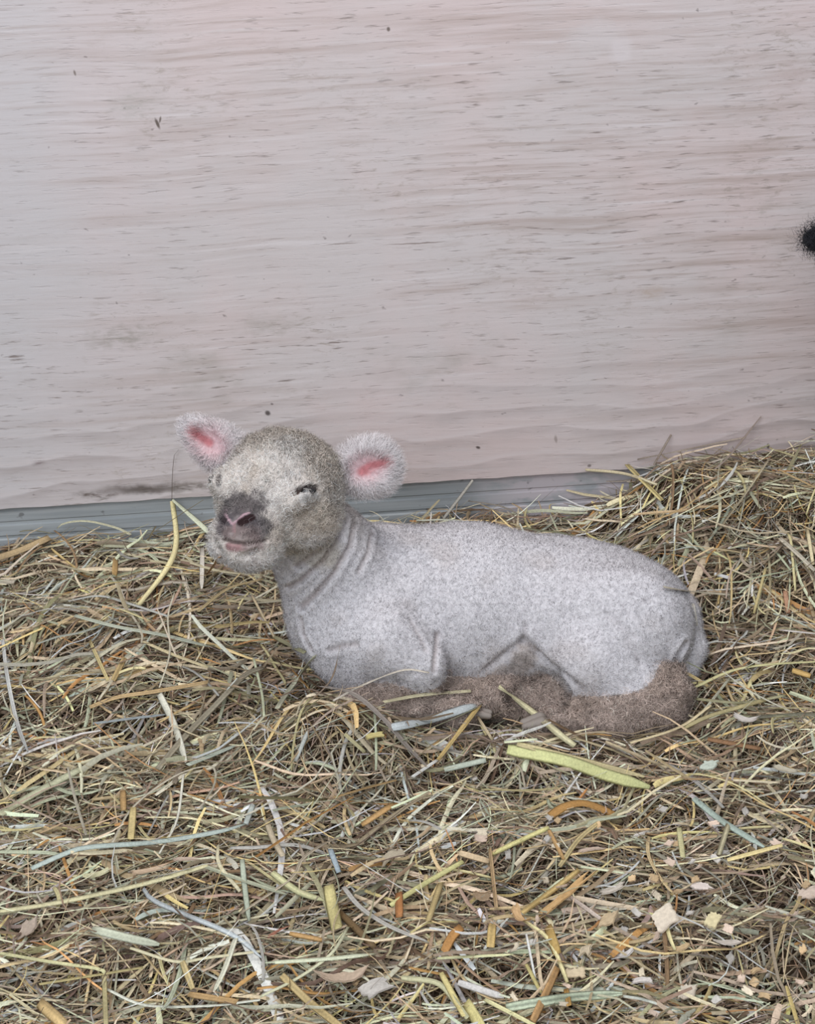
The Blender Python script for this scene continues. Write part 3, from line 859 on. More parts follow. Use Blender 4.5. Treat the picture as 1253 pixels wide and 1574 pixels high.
# ---- stalks and blades that stand out, one object each
def surf_t(px, py, lift):
    d = nrm(ray(px, py)); ts = np.linspace(1.2, 3.2, 1400)
    P = CAM+d*ts[:, None]
    b = P[:, 2] < hay_h(P[:, 0], P[:, 1])+lift
    t = ts[np.argmax(b)] if b.any() else 3.2
    h_ = bvh.ray_cast(Vector(CAM), Vector(d))
    if h_[0] is not None and h_[3]-.010 < t: t = h_[3]-.010
    tw = np.dot(W0-CAM, WN)/np.dot(d, WN)-.006
    return d, min(t, tw)
def resample(pts, K):
    pts = np.asarray(pts, float); n = len(pts)
    if n == 2: return pts[0]+(pts[1]-pts[0])*np.linspace(0, 1, K)[:, None]
    p = np.vstack([2*pts[0]-pts[1], pts, 2*pts[-1]-pts[-2]])
    sl = np.concatenate([[0], np.cumsum(np.linalg.norm(np.diff(pts, axis=0), axis=1))]); u = np.linspace(0, sl[-1], K); out = []
    for q in u:
        k = min(n-2, max(0, int(np.searchsorted(sl, q, 'right')-1))); t = (q-sl[k])/(sl[k+1]-sl[k]+1e-9)
        a, b, c, e = p[k], p[k+1], p[k+2], p[k+3]
        out.append(.5*((2*b)+(-a+c)*t+(2*a-5*b+4*c-e)*t*t+(-a+3*b-3*c+e)*t**3))
    return np.array(out)
SEC = np.array([[-1, 0], [-.55, .30], [0, .12], [.55, .30], [1, 0], [.5, -.16], [-.5, -.16]])
def stalk_mesh(name, path, wd, col, roll=0.0, tip=.5, flat=.35):
    """a folded blade with real thickness along a path of 3D points"""
    K = len(path); s_, u_ = frames(path[None], np.array([roll])); s_, u_ = s_[0], u_[0]
    prof = np.interp(np.linspace(0, 1, K), [0, .06, .5, .85, 1], [.86, .97, 1, .95, tip])*wd*.5
    Vv = path[:, None]+s_[:, None]*(SEC[None, :, :1]*prof[:, None, None])+u_[:, None]*(SEC[None, :, 1:]*prof[:, None, None]*flat*2)
    m = len(SEC); i, j = np.meshgrid(np.arange(K-1), np.arange(m), indexing='ij'); i, j = i.ravel(), j.ravel()
    q = np.stack([i*m+j, i*m+(j+1) % m, (i+1)*m+(j+1) % m, (i+1)*m+j], 1)
    caps = np.array([np.arange(m)[::-1], (K-1)*m+np.arange(m)])
    c = np.tile(col, (K*m, 1))*(1+np.tile(rng.normal(size=m)*.17, K)[:, None])*(1+np.repeat(np.cumsum(rng.normal(size=K)*.04), m)[:, None])
    base = path.mean(0).copy(); base[2] = path[:, 2].min()
    return mesh_np(name, Vv.reshape(-1, 3), [q, caps], hay_m, col=c.clip(.01, .92), origin=base)

def stalk(pts, wpx, rgb, label, lift=.025, kind='hay_stalk', roll=None, flat=.35, tip=.5, group=None):
    ln = sum(math.dist(a[:2], b[:2]) for a, b in zip(pts[:-1], pts[1:])); K = int(np.clip(ln/9, 6, 26))
    px = resample([p[:2] for p in pts], K); D, t = [], []
    for x, y in px:
        d, tt = surf_t(x, y, lift); D.append(d); t.append(tt)
    D, t = np.array(D), np.array(t)
    ts = t.copy()
    for _ in range(10): ts[1:-1] = (ts[:-2]+ts[1:-1]*2+ts[2:])/4
    t = np.minimum(t, ts)
    path = CAM+D*t[:, None]
    wd = 1.12*wpx*float(t.mean())/FPX
    o = stalk_mesh(kind, path, wd, lin(rgb), rng.normal()*.25-.25 if roll is None else roll, tip, flat)
    return tag(o, label, 'straw' if kind == 'straw' else 'hay stalk', group)

TAN, YEL, PGR, GGR, GRY, ORG, BRN, OLV, WHT = (190, 168, 128), (222, 198, 128), (206, 210, 168), (178, 186, 166), (176, 168, 156), (196, 148, 84), (134, 112, 90), (164, 158, 116), (214, 212, 204)
S, B = 'hay_stalk', 'straw'
TRACED = [
 # over and in front of the lamb's folded legs
 (B, [(602, 1118), (660, 1106), (735, 1082)], 15, (196, 204, 204), 'wide grey-white blade lying in front of the lamb\'s front feet'),
 (S, [(738, 1086), (690, 1108), (615, 1140), (560, 1168), (525, 1215), (488, 1262)], 6, PGR, 'long curved pale green stalk sweeping down from the lamb\'s front feet'),
 (B, [(489, 1054), (543, 1066), (590, 1105), (625, 1145), (660, 1182)], 11, (164, 150, 138), 'long grey-brown blade slanting down right below the lamb\'s chest'),
 (S, [(737, 1084), (703, 1129), (673, 1168)], 11, (206, 172, 100), 'short thick golden straw stalk below the lamb\'s front feet'),
 (B, [(672, 1168), (634, 1194)], 8, WHT, 'short white blade end at the lower tip of the golden stalk'),
 (S, [(590, 1079), (650, 1068), (724, 1062)], 7, (204, 192, 150), 'straight tan stalk lying across the lamb\'s tucked front leg'),
 (S, [(767, 1055), (821, 1096), (862, 1130), (884, 1146)], 11, (210, 200, 152), 'two-tone pale yellow stalk leaning on the lamb\'s hind foot'),
 (B, [(780, 1152), (867, 1169), (931, 1191), (999, 1210)], 17, (206, 206, 132), 'broad yellow-green blade, the widest, below the lamb\'s hind foot'),
 (B, [(795, 1143), (874, 1163), (991, 1194)], 10, (206, 188, 132), 'tan blade lying along the upper edge of the broad yellow-green blade'),
 (B, [(683, 1183), (747, 1168)], 10, GGR, 'short grey-green blade just right of the golden stalk\'s lower end'),
 (S, [(734, 1101), (757, 1137)], 4.5, TAN, 'short tan stalk between the golden stalk and the lamb\'s hind foot'),
 (S, [(775, 1141), (826, 1136)], 5, PGR, 'short pale green stalk touching the tip of the lamb\'s hind foot'),
 (S, [(732, 1211), (767, 1175), (798, 1178), (808, 1214)], 3.5, (176, 160, 134), 'thin tan stalk bent into an arch below the lamb\'s hind foot'),
 (S, [(665, 1221), (729, 1191)], 4.5, (196, 184, 140), 'thin straw stalk running under the grey-green blade'),
 (S, [(556, 1268), (605, 1236)], 9, ORG, 'short orange-tan straw piece below the curved pale green stalk'),
 (S, [(510, 1227), (560, 1212), (610, 1199)], 7, (190, 150, 92), 'orange-tan stalk crossing under the long curved pale green stalk'),
 (S, [(512, 1077), (560, 1052), (620, 1030), (660, 1034)], 4, (188, 176, 158), 'thin grey stalk arching over the lamb\'s elbow'),
 (S, [(462, 1090), (508, 1046), (523, 992)], 2.6, BRN, 'thin dark twig standing up against the lamb\'s chest'),
 # left of the lamb
 (S, [(484, 1008), (443, 1063), (426, 1089)], 8, (196, 192, 160), 'pale straight stalk leaning at the bottom of the lamb\'s chest'),
 (S, [(243, 1182), (280, 1137), (329, 1086), (377, 1038), (405, 1026)], 9, (156, 144, 118), 'long grey-tan stalk slanting up toward the lamb\'s chest'),
 (S, [(390, 1012), (403, 1068), (406, 1102)], 4, PGR, 'thin pale stalk standing upright left of the lamb\'s chest'),
 (S, [(387, 915), (423, 982)], 4, TAN, 'thin tan stalk pointing down beside the lamb\'s neck'),
 (S, [(420, 978), (469, 1003)], 7, OLV, 'olive stalk poking out under the lamb\'s chest'),
 (B, [(288, 1176), (364, 1145)], 9, GGR, 'grey-green blade left of the lamb, under the long grey-tan stalk'),
 (B, [(454, 1170), (474, 1122)], 7, (196, 198, 190), 'short grey-white blade standing below the lamb\'s chest'),
 (B, [(530, 1128), (561, 1156)], 10, (192, 182, 132), 'small olive-yellow leaf left of the grey-brown blade\'s lower end'),
 (B, [(265, 768), (305, 803), (323, 820)], 12, (206, 210, 176), 'broad pale green blade leaning at the lamb\'s muzzle'),
 (S, [(265, 770), (271, 831), (258, 871), (213, 930)], 8, (208, 192, 134), 'bent golden stalk hanging down left of the lamb\'s muzzle'),
 (S, [(264, 776), (265, 735), (268, 700), (275, 691)], 2.6, (120, 106, 96), 'thin hooked brown twig standing up against the wall beside the lamb\'s face'),
 (B, [(-6, 858), (30, 846), (76, 826)], 13, (180, 150, 104), 'wide tan blade at the left edge under the wall'),
 (S, [(88, 812), (100, 804), (134, 801), (178, 811), (201, 822)], 5, (194, 188, 152), 'pale curved stalk arching along the foot of the wall at left'),
 (S, [(33, 870), (77, 866), (143, 882)], 4.5, (190, 176, 136), 'thin tan stalk curving below the wide tan blade at left'),
 (S, [(105, 924), (153, 916), (199, 928), (258, 947)], 5.5, (176, 176, 166), 'long grey arched stalk in the hay left of the lamb\'s neck'),
 (B, [(115, 946), (179, 963), (255, 977), (322, 994)], 9, (196, 202, 176), 'long pale green blade below the grey arched stalk at left'),
 (S, [(220, 986), (266, 1006), (320, 1026)], 7, (202, 184, 136), 'straight yellow-tan stalk below the long pale green blade'),
 (B, [(245, 1067), (268, 1115), (286, 1172)], 10, (206, 202, 180), 'pale steep blade crossing the long grey-tan stalk'),
 (S, [(138, 1087), (179, 1072), (243, 1062), (320, 1048)], 8, (200, 164, 108), 'long orange-tan stalk above the pale steep blade'),
 (S, [(84, 1098), (153, 1043)], 5, TAN, 'tan stalk slanting up at left, above the blue-grey blade'),
 (B, [(4, 983), (11, 1039), (26, 1110), (43, 1156)], 6, WHT, 'long whitish blade running down close to the left edge'),
 (B, [(143, 1112), (204, 1104), (257, 1098)], 10, (164, 174, 176), 'blue-grey blade below the long orange-tan stalk'),
 (S, [(174, 1046), (192, 1011)], 8, (200, 166, 104), 'short golden straw piece above the long orange-tan stalk'),
 (S, [(138, 985), (166, 1046)], 5, YEL, 'short yellow stalk left of the short golden straw piece'),
 (S, [(268, 911), (258, 949), (261, 1003), (245, 1057)], 3, (196, 186, 158), 'hair-thin pale stalk crossing the long pale green blade'),
 (S, [(304, 940), (350, 905), (404, 890)], 6, (176, 152, 104), 'tan stalk running under the lamb\'s chin'),
 (S, [(278, 860), (340, 878), (404, 884)], 5, (200, 186, 146), 'pale stalk pointing at the lamb\'s throat'),
 (B, [(311, 842), (310, 905)], 7, (206, 196, 180), 'pale upright blade just below the lamb\'s chin'),
 (S, [(319, 882), (338, 856)], 7, (186, 132, 76), 'short orange straw piece under the lamb\'s chin'),
 (S, [(176, 884), (178, 860)], 10, (194, 152, 88), 'stubby orange-tan straw piece below the pale curved stalk at left'),
 # right of and behind the lamb
 (S, [(964, 714), (1018, 769)], 9, (208, 186, 116), 'short thick yellow straw stalk at the top of the hay by the wall'),
 (S, [(1182, 706), (1145, 760), (1104, 815)], 6, (188, 172, 136), 'long tan stalk slanting down from the wall at right'),
 (S, [(1170, 640, 0), (1122, 700, 0), (1098, 722, 0)], 4, (150, 132, 118), 'forked brown twig leaning on the wall at right'),
 (S, [(980, 706, 0), (1060, 690, 0), (1146, 672, 0)], 3.5, (150, 134, 118), 'thin bent twig crossing the forked twig against the wall'),
 (S, [(1005, 715), (1032, 668)], 3, (140, 124, 110), 'short dark twig standing above the short thick yellow stalk'),
 (S, [(682, 797), (706, 766), (727, 738)], 4.5, (158, 152, 140), 'grey stick leaning on the sill behind the lamb\'s back'),
 (S, [(640, 800), (690, 799), (746, 806)], 6, (206, 208, 186), 'pale stalk lying just behind the lamb\'s withers'),
 (S, [(720, 770), (770, 778), (800, 792)], 3.5, (140, 130, 116), 'thin grey stalk in front of the sill, right of the grey stick'),
 (S, [(900, 722), (960, 728), (1010, 745)], 5, (196, 180, 140), 'pale tan stalk lying on the hay edge where the sill ends'),
 (S, [(1177, 874), (1159, 943)], 4.5, YEL, 'thin bright yellow stalk standing right of the lamb\'s rump'),
 (S, [(1199, 827), (1225, 850), (1253, 877)], 7, (206, 192, 166), 'pale pinkish stalk slanting to the right edge'),
 (S, [(1241, 811), (1250, 868)], 5.5, (204, 186, 140), 'upright straw stalk at the right edge beside the pale pinkish stalk'),
 (S, [(1065, 928), (1071, 962)], 5, (198, 190, 174), 'short pale stalk touching the lamb\'s rump'),
 (S, [(1069, 1056), (1122, 1032), (1175, 1022), (1256, 1017)], 8, (206, 198, 136), 'long yellow-green stalk running right from the lamb\'s hock'),
 (B, [(1167, 1014), (1140, 1030)], 10, (208, 212, 188), 'short pale green blade on the long yellow-green stalk'),
 (S, [(1077, 1099), (1100, 1070), (1122, 1042)], 4, (198, 194, 166), 'thin pale stalk rising right of the lamb\'s hind leg'),
 (S, [(1067, 1074), (1142, 1080), (1207, 1069)], 5.5, OLV, 'olive stalk lying level right of the lamb\'s hind leg'),
 (B, [(1214, 1064), (1256, 1079)], 11, PGR, 'wide pale green blade running off the right edge'),
 (S, [(1218, 1030), (1246, 1039)], 9, (206, 162, 86), 'short orange-yellow straw piece at the right edge'),
 (S, [(1020, 902), (1061, 909), (1122, 914)], 5.5, (176, 164, 138), 'grey-tan stalk lying behind the lamb\'s rump'),
 (B, [(1199, 968), (1256, 974)], 7, (212, 202, 194), 'pinkish white blade at the right edge level with the rump'),
 (S, [(1207, 908), (1212, 942)], 7, (190, 136, 100), 'short reddish straw piece right of the thin bright yellow stalk'),
 (S, [(1050, 1120), (1093, 1100), (1180, 1075)], 6, (202, 184, 124), 'yellow stalk from under the lamb\'s hind leg to the right'),
 # right foreground
 (S, [(1127, 1199), (1199, 1203)], 6, (208, 192, 156), 'short level pale stalk above the grey-green slanted blade'),
 (B, [(1066, 1227), (1110, 1262), (1175, 1302)], 9, (176, 194, 178), 'grey-green blade slanting down to the right'),
 (B, [(846, 1254), (868, 1240), (901, 1235), (954, 1256)], 15, (184, 130, 60), 'curled orange-brown blade, arched over the hay'),
 (S, [(1120, 1266), (1105, 1314)], 8, (180, 168, 128), 'tan stalk passing under the grey-green slanted blade'),
 (S, [(1044, 1272), (1050, 1318)], 8, (206, 196, 136), 'upright pale yellow straw piece left of the grey-green slanted blade'),
 (S, [(1088, 1136), (1169, 1151)], 8, (168, 118, 74), 'orange-brown stalk right of the lamb\'s hind leg'),
 (S, [(1118, 1322), (1203, 1299)], 7, YEL, 'yellow stalk below the lower end of the grey-green slanted blade'),
 (S, [(931, 1140), (1025, 1180)], 6, TAN, 'tan stalk beyond the end of the broad yellow-green blade'),
 (S, [(969, 1142), (1044, 1118), (1093, 1084)], 6, (204, 184, 138), 'tan stalk curving round the lamb\'s hock on the hay'),
 (S, [(600, 1392), (650, 1360), (712, 1324)], 8, (212, 204, 128), 'yellow-green stalk in the middle foreground, left of the upright tan stalk'),
 (S, [(756, 1313), (800, 1292), (844, 1272)], 7, (212, 200, 122), 'yellow stalk right of the upright tan stalk'),
 (S, [(753, 1304), (763, 1396)], 6.5, (188, 152, 104), 'upright tan stalk in the middle of the foreground'),
 (S, [(678, 1357), (658, 1416)], 10, (184, 158, 100), 'thick olive-gold stalk below the middle yellow-green stalk'),
 (B, [(706, 1311), (752, 1324)], 9, (200, 170, 128), 'short flat tan blade touching the top of the upright tan stalk'),
 (S, [(844, 1276), (867, 1321)], 7, (190, 144, 84), 'short orange stalk at the right end of the yellow stalk'),
 (S, [(860, 1332), (890, 1290), (926, 1260)], 7, (194, 170, 112), 'tan stalk slanting up below the curled orange-brown blade'),
 (S, [(803, 1403), (845, 1372), (890, 1337)], 8, (208, 172, 98), 'golden stalk lying above the long splintered wood shaving'),
 (S, [(893, 1332), (960, 1342)], 5, PGR, 'thin pale green stalk lying level right of the golden stalk'),
 (S, [(809, 1436), (823, 1505)], 3.5, WHT, 'thin white stalk hanging below the long splintered wood shaving'),
 (S, [(783, 1461), (877, 1435)], 3.5, (204, 208, 190), 'thin whitish-green stalk crossing the thin white stalk'),
 (S, [(842, 1424), (857, 1467)], 14, (188, 150, 76), 'thick stubby amber straw piece right of the thin white stalk'),
 (S, [(877, 1379), (923, 1412)], 6, (212, 190, 172), 'pale pink stalk pointing at the fan-shaped tan shaving'),
 (S, [(809, 1482), (832, 1526)], 5.5, (204, 186, 110), 'short yellow stalk under the thin white stalk'),
 (S, [(819, 1570), (839, 1528), (857, 1487)], 11, (190, 142, 84), 'thick orange-tan stalk rising from the bottom edge'),
 (B, [(778, 1549), (870, 1534), (957, 1527)], 13, (196, 208, 172), 'broad pale green blade lying level near the bottom edge'),
 (S, [(870, 1520), (875, 1546)], 8, (196, 144, 64), 'tiny amber chip of straw lying on the broad pale green blade'),
 (B, [(704, 1510), (775, 1533)], 10, (196, 190, 184), 'grey-white blade left of the broad pale green blade'),
 (S, [(745, 1536), (822, 1576)], 7, (210, 202, 142), 'pale yellow stalk running off the bottom edge, left of the thick orange-tan one'),
 (B, [(716, 1541), (740, 1580)], 17, (208, 194, 120), 'wide yellow blade end standing at the bottom edge'),
 (S, [(678, 1495), (714, 1562)], 9, (198, 180, 110), 'thick yellow stalk above the wide yellow blade end'),
 (S, [(617, 1503), (672, 1511), (700, 1540), (719, 1565)], 8, (206, 200, 150), 'curved pale stalk bending down to the wide yellow blade end'),
 (B, [(672, 1473), (730, 1470), (789, 1467)], 9, (206, 206, 150), 'straight pale yellow-green blade lying level below the upright tan stalk'),
 (B, [(683, 1464), (695, 1440), (710, 1425)], 13, (206, 142, 70), 'bent bright orange blade just above the level yellow-green blade'),
 (B, [(757, 1420), (754, 1456)], 12, (206, 170, 96), 'short golden leaf standing right of the bent bright orange blade'),
 (S, [(613, 1372), (614, 1410)], 12, (170, 106, 52), 'short dark orange straw stub in the middle foreground'),
 (B, [(505, 1361), (511, 1395), (518, 1428)], 17, (218, 202, 126), 'bright yellow broad straw piece standing upright, left of centre'),
 (S, [(521, 1402), (548, 1428), (576, 1457)], 10, (120, 92, 54), 'dark brown stalk below the bright yellow broad straw piece'),
 (B, [(528, 1363), (555, 1395), (600, 1424), (657, 1447)], 8, (178, 172, 160), 'long grey blade right of the bright yellow broad straw piece'),
 (B, [(507, 1304), (521, 1341)], 8, (150, 164, 170), 'short blue-grey blade above the bright yellow broad straw piece'),
 (S, [(553, 1325), (625, 1370)], 5, (210, 206, 196), 'thin white stalk above the long grey blade'),
 (S, [(550, 1292), (516, 1289), (467, 1318), (447, 1350), (369, 1404)], 6, (178, 160, 132), 'long bent grey-tan stalk left of the short blue-grey blade'),
 (B, [(418, 1341), (458, 1370), (498, 1384)], 10, (204, 200, 142), 'curved yellow-green blade left of the bright yellow broad straw piece'),
 (S, [(409, 1260), (420, 1290), (435, 1316)], 9, (186, 168, 136), 'tan blade-like stalk above the long bent grey-tan stalk'),
 # left foreground
 (B, [(48, 1335), (100, 1312), (137, 1302), (240, 1294), (337, 1278), (378, 1266)], 9, (186, 200, 188), 'very long blue-green blade lying level at left'),
 (B, [(378, 1266), (389, 1237)], 8, (198, 206, 196), 'short pale tip sticking up at the end of the long blue-green blade'),
 (S, [(0, 1252), (60, 1216), (122, 1183)], 11, (186, 184, 144), 'thick pale green stalk slanting up at the left edge'),
 (S, [(205, 1241), (201, 1290)], 10, (216, 190, 120), 'short upright yellow straw piece above the long blue-green blade'),
 (S, [(189, 1215), (190, 1246)], 9, (190, 146, 84), 'short upright orange-tan straw piece above the yellow one'),
 (S, [(0, 1401), (96, 1386), (220, 1359), (319, 1330)], 10, (206, 196, 146), 'long straight pale yellow stalk at left'),
 (B, [(140, 1427), (190, 1440), (245, 1452)], 14, (200, 204, 174), 'thick pale green blade below the long straight pale yellow stalk'),
 (B, [(220, 1366), (243, 1388), (355, 1436), (402, 1472)], 7, (180, 186, 186), 'long blue-grey blade slanting down from the long pale yellow stalk'),
 (S, [(0, 1465), (75, 1478), (150, 1489), (162, 1497)], 7, (206, 200, 142), 'long yellow-green stalk level at the lower left edge'),
 (S, [(60, 1513), (140, 1500), (220, 1487)], 7, (190, 172, 110), 'olive-gold stalk crossing the end of the lower left yellow-green stalk'),
 (S, [(160, 1497), (163, 1576)], 7, (206, 190, 130), 'yellow stalk running straight down to the bottom edge at left'),
 (S, [(163, 1520), (224, 1545), (319, 1546), (400, 1537)], 5, (206, 206, 186), 'thin pale curved stalk right of the straight yellow stalk at the bottom'),
 (B, [(60, 1541), (99, 1576)], 16, (216, 178, 112), 'wide orange-yellow straw end at the bottom left'),
 (S, [(200, 1457), (270, 1478), (320, 1472), (400, 1462)], 5, (202, 192, 150), 'thin pale wavy stalk below the thick pale green blade'),
 (B, [(362, 1442), (345, 1490), (328, 1525)], 10, (204, 200, 172), 'broad pale blade slanting down at the end of the long blue-grey blade'),
 (S, [(280, 1478), (296, 1520)], 9, (206, 180, 118), 'short yellow straw piece left of the broad pale slanting blade'),
 (S, [(290, 1528), (365, 1540)], 13, (198, 156, 96), 'flat orange-tan straw piece below the short yellow straw piece'),
 (B, [(372, 1321), (377, 1370), (383, 1416)], 8, (176, 184, 158), 'upright grey-green blade right of the long straight pale yellow stalk'),
 (S, [(335, 1299), (337, 1329), (369, 1370)], 6, (204, 192, 152), 'kinked pale stalk left of the upright grey-green blade'),
 (B, [(309, 1329), (366, 1350), (441, 1375)], 8, (176, 178, 146), 'grey-green blade crossing the upright grey-green blade'),
 (S, [(170, 1300), (205, 1240), (270, 1192), (325, 1178), (330, 1205), (308, 1242)], 3.5, (200, 188, 160), 'thin pale stalk curled into a hook above the long blue-green blade'),
 (S, [(282, 1190), (272, 1260), (245, 1312)], 4, (208, 202, 182), 'thin white stalk hanging inside the hooked stalk'),
 (S, [(422, 1479), (500, 1474), (576, 1466)], 9, (200, 204, 168), 'level pale green stalk below the dark brown stalk'),
 (S, [(433, 1499), (475, 1540), (523, 1578)], 11, (212, 182, 116), 'thick golden stalk running off the bottom edge, left of centre'),
 (S, [(400, 1532), (460, 1502), (510, 1465), (535, 1425)], 5, (206, 204, 162), 'thin curved pale green stalk crossing the level pale green stalk'),
 (S, [(445, 1435), (495, 1445)], 7, (190, 142, 78), 'short amber stalk left of the dark brown stalk'),
]
ON_WALL = []
for kind, pts, wpx, rgb, label in TRACED:
    rgb = np.array(rgb); rgb = rgb*.78+rgb.mean()*.22
    stalk(pts, wpx, rgb, label, kind=kind, flat=.16 if kind == B else .30, tip=(.9 if math.dist(pts[0], pts[-1]) < 7*wpx else .35) if kind == B else .85)

# ---- further loose stalks, plain ones, scattered over the bed
def zone_of(p):
    v = p-CAM; z = v@fw; px, py = 626.5+FPX*(v@RT)/z, 787-FPX*(v@UP)/z
    if not (-10 < px < 1263 and 690 < py < 1585): return None
    if py < 900 and px > 560: return 'behind the lamb'
    if px < 480 and py < 1120: return 'left of the lamb'
    if px > 1060 and py < 1140: return 'right of the lamb'
    if py < 1220: return 'just in front of the lamb'
    if px < 420: return 'in the left foreground'
    if px < 820: return 'in the middle foreground'
    return 'in the right foreground'
HUE = [('tan', TAN), ('pale yellow', (208, 196, 148)), ('grey-green', (172, 176, 150)), ('brown', (150, 122, 92)), ('orange-tan', (192, 148, 92)), ('grey', (176, 172, 164))]
n = 900
xy = np.stack([rng.uniform(-.52, .58, n), rng.uniform(1.24, 2.16, n)], 1)
Ls = rng.uniform(.035, .11, n); 
paths = hay_paths(n, xy, Ls, 9, rng.uniform(.013, .020, n), rng.normal(size=n)*.12, .5)
km = keep_mask(paths, .002)
made = 0
for k in np.nonzero(km)[0]:
    zn = zone_of(paths[k].mean(0))
    if zn is None or made >= 150: continue
    hname, hc_ = HUE[rng.choice(6, p=[.26, .24, .18, .12, .08, .12])]
    o = stalk_mesh('hay_stalk', paths[k], rng.uniform(.0025, .0055), lin(hc_)*math.exp(rng.normal()*.12), rng.normal()*.4, .7, .4)
    tag(o, 'plain loose %s hay stalk scattered %s' % (hname, zn), 'hay stalk', 'scattered %s stalks %s' % (hname, zn))
    made += 1

# ------------------------------------------------------------------ wood shavings
chip_m = attr_mat('wood_shaving', 0.7, 0.2, 300, .12, .3, 500)
def chip_geo(c, L, Wd, yaw, pitch, roll, curl, jag, nu=7, nv=5, th=.0005):
    u, v = np.meshgrid(np.linspace(-.5, .5, nu), np.linspace(-.5, .5, nv), indexing='ij')
    e = 1+jag*rng.normal(size=(nv,))*.5; e2 = 1+jag*rng.normal(size=(nv,))*.5
    uu = np.where(u > 0, u*e[None], u*e2[None]); taper = 1-jag*.5*rng.random()*(u+.5)
    vv = v*taper*(1+jag*.25*rng.normal(size=(nu, 1)))
    z = -curl*L*(uu*uu)*2+curl*.5*Wd*rng.normal()*v
    P = np.stack([uu*L, vv*Wd, z], -1).reshape(-1, 3)
    Rm = np.array((Matrix.Rotation(yaw, 3, 'Z')@Matrix.Rotation(pitch, 3, 'Y')@Matrix.Rotation(roll, 3, 'X')))
    top = P@Rm.T; nz = Rm[:, 2]
    Vv = np.concatenate([top+nz*th*.5, top-nz*th*.5])+c
    i, j = np.meshgrid(np.arange(nu-1), np.arange(nv-1), indexing='ij'); a = (i*nv+j).ravel()
    q = np.stack([a, a+nv, a+nv+1, a+1], 1); m = nu*nv
    rim = list(range(0, nv))+[k*nv+nv-1 for k in range(1, nu)]+[(nu-1)*nv+k for k in range(nv-2, -1, -1)]+[k*nv for k in range(nu-2, 0, -1)]
    r_ = np.array(rim); rn = np.roll(r_, -1)
    return Vv, np.concatenate([q, (q+m)[:, ::-1], np.stack([rn, r_, r_+m, rn+m], 1)])
def shaving(px, py, lpx, wpx, ang, rgb, label, group=None, jag=.35, curl=.35):
    d, t = surf_t(px, py, .024); c = CAM+d*t; k = t/FPX
    Vv, q = chip_geo(c, lpx*k, wpx*k*1.2, math.radians(ang), rng.normal()*.12, -.45+rng.normal()*.2, curl*rng.normal()*.7, jag, 9, 8, .0008)
    col = np.tile(lin(rgb), (len(Vv), 1))*(1+rng.normal(size=(len(Vv), 1))*.05)
    b = Vv.mean(0).copy(); b[2] = Vv[:, 2].min()
    return tag(mesh_np('wood_shaving', Vv, q, chip_m, col=col.clip(.01, .9), origin=b), label, 'wood shaving', group)
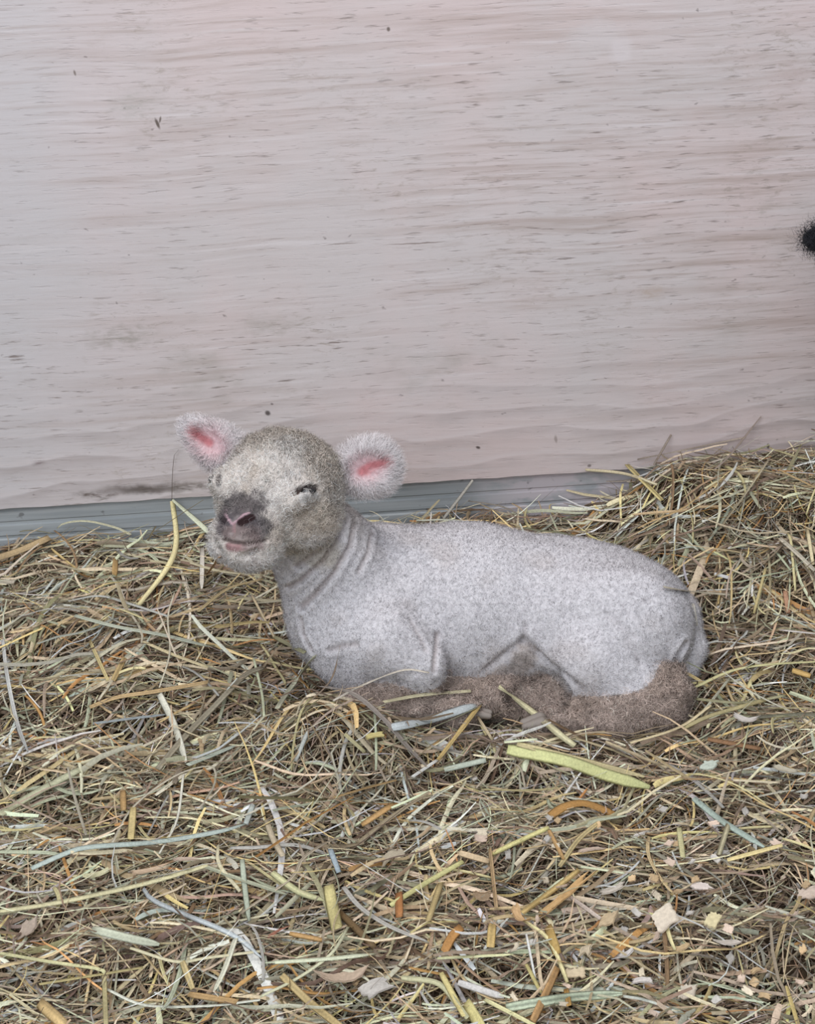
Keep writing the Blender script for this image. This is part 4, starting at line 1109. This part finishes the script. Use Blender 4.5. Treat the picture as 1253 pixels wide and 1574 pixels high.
for a in [
    (1022, 1410, 40, 30, 100, (222, 208, 188), 'large ragged cream wood shaving, the biggest pale one at lower right', None, .2),
    (1096, 1413, 34, 17, 60, (222, 208, 166), 'pale yellow shaving right of the large ragged cream shaving'),
    (1118, 1449, 32, 24, 10, (216, 206, 194), 'whitish squarish shaving below the pale yellow shaving'),
    (1045, 1458, 30, 13, 5, (206, 180, 140), 'flat tan shaving below the large ragged cream shaving'),
    (1057, 1524, 30, 22, 70, (214, 202, 184), 'cream shaving in the hay near the bottom edge at right'),
    (987, 1506, 28, 11, -10, (220, 212, 206), 'narrow white shaving left of the cream shaving near the bottom edge'),
    (1247, 1372, 26, 34, 80, (206, 188, 172), 'pinkish shaving cut by the right edge'),
    (1077, 1362, 24, 13, -15, (220, 206, 196), 'small white shaving above the pale yellow shaving'),
    (908, 1305, 40, 12, 22, (208, 186, 168), 'long pinkish shaving below the curled orange-brown blade'),
    (942, 1367, 34, 24, 15, (214, 204, 190), 'grey-white shaving at the end of the thin level pale green stalk'),
    (935, 1412, 36, 22, 70, (206, 184, 150), 'fan-shaped tan shaving below the grey-white shaving'),
    (903, 1454, 22, 26, 40, (216, 200, 172), 'notched cream shaving right of the stubby amber straw piece'),
    (852, 1476, 40, 13, 0, (214, 180, 132), 'light orange shaving lying level below the stubby amber straw piece'),
    (884, 1496, 18, 26, 80, (210, 192, 160), 'cream shaving standing right of the thick orange-tan stalk'),
    (957, 1470, 26, 22, 50, (212, 208, 204), 'grey-white shaving above the broad pale green blade'),
    (859, 1384, 125, 15, 42, (206, 168, 118), 'long splintered wood shaving, orange-tan, under the golden stalk'),
    (799, 1412, 50, 12, -70, (204, 168, 124), 'tan wooden sliver standing at the left end of the long splintered shaving'),
    (525, 1503, 66, 28, 20, (198, 176, 154), 'large pinkish-tan shaving in the middle near the bottom'),
    (577, 1516, 44, 30, 30, (196, 190, 182), 'crumpled grey-white shaving right of the large pinkish-tan shaving'),
    (42, 1430, 36, 30, 80, (186, 168, 152), 'grey-pink shaving standing at the lower left edge'),
    (232, 1337, 52, 15, 15, (204, 178, 150), 'long pinkish-tan shaving above the long straight pale yellow stalk'),
    (287, 1320, 34, 14, 5, (206, 184, 166), 'pinkish shaving right of the long pinkish-tan shaving'),
    (428, 1430, 36, 16, 45, (170, 116, 96), 'reddish-brown shaving left of the short amber stalk'),
    (603, 1313, 34, 22, 10, (182, 170, 148), 'grey-tan shaving right of the short blue-grey blade'),
    (572, 1356, 54, 14, 18, (176, 158, 142), 'long grey-brown shaving under the thin white stalk'),
    (650, 1282, 40, 11, 50, (204, 178, 146), 'narrow pale tan shaving standing below the orange-tan straw piece'),
    (740, 1378, 26, 13, -20, (196, 170, 140), 'small tan shaving left of the upright tan stalk'),
    (785, 1492, 42, 14, 30, (176, 152, 132), 'brown-grey shaving below the thin whitish-green stalk'),
    (1090, 1176, 20, 22, 60, (196, 204, 190), 'small pale green shaving beyond the broad yellow-green blade'),
    (1146, 1106, 34, 15, -25, (214, 206, 198), 'white shaving lying right of the lamb\'s hock'),
    (1208, 1183, 36, 14, -40, (196, 188, 168), 'grey-cream shaving at right above the short level pale stalk'),
    (985, 1280, 18, 16, 50, (216, 210, 202), 'small white shaving right of the curled orange-brown blade'),
    (575, 1130, 26, 11, 5, (200, 186, 128), 'small yellow shaving by the lower end of the olive-yellow leaf'),
]: shaving(*a)
TONE = [('cream', (218, 204, 180)), ('tan', (200, 172, 134)), ('pinkish', (204, 182, 164)), ('grey', (192, 186, 178))]
made = 0
while made < 70:
    px, py = rng.uniform(640, 1250), rng.uniform(1180, 1570)
    if rng.random() > sstep(640, 960, px)*sstep(1170, 1330, py)+.08: continue
    tn, tc_ = TONE[rng.choice(4)]
    zn = 'in the right foreground' if px > 820 else 'in the middle foreground'
    shaving(px, py, rng.uniform(9, 20), rng.uniform(5, 11), rng.uniform(0, 180), np.clip(np.array(tc_)*math.exp(rng.normal()*.08), 0, 255),
            'plain small %s wood shaving scattered %s' % (tn, zn), 'small %s shavings %s' % (tn, zn), jag=.3)
    made += 1
# the fine sawdust and crumbs between them
VV, QQ, CC, off = [], [], [], 0
for _ in range(3200):
    x, y = rng.uniform(-.6, .65), rng.uniform(1.05, 2.1)
    if rng.random() > float(sstep(-.1, .3, x)*sstep(1.75, 1.45, y))*.85+.10: continue
    z = float(hay_h(x, y))+rng.uniform(.0, .009); c = np.array([x, y, z])
    if fl.value(c[None])[0] < .004 or bf.value(c[None])[0] < .004: continue
    Vv, q = chip_geo(c, rng.uniform(.004, .012), rng.uniform(.002, .006), rng.uniform(0, 6.28), rng.normal()*.3, rng.normal()*.4, .4*rng.normal(), .35, 4, 3)
    tc_ = np.array(TONE[rng.choice(4)][1])*math.exp(rng.normal()*.16)
    VV.append(Vv); QQ.append(q+off); CC.append(np.tile(lin(np.clip(tc_, 0, 245)), (len(Vv), 1))); off += len(Vv)
tag(mesh_np('wood_crumbs', np.concatenate(VV), np.concatenate(QQ), chip_m, col=np.concatenate(CC)), 'fine pale wood crumbs sifted into the hay, thickest at lower right', 'sawdust', kind='stuff')
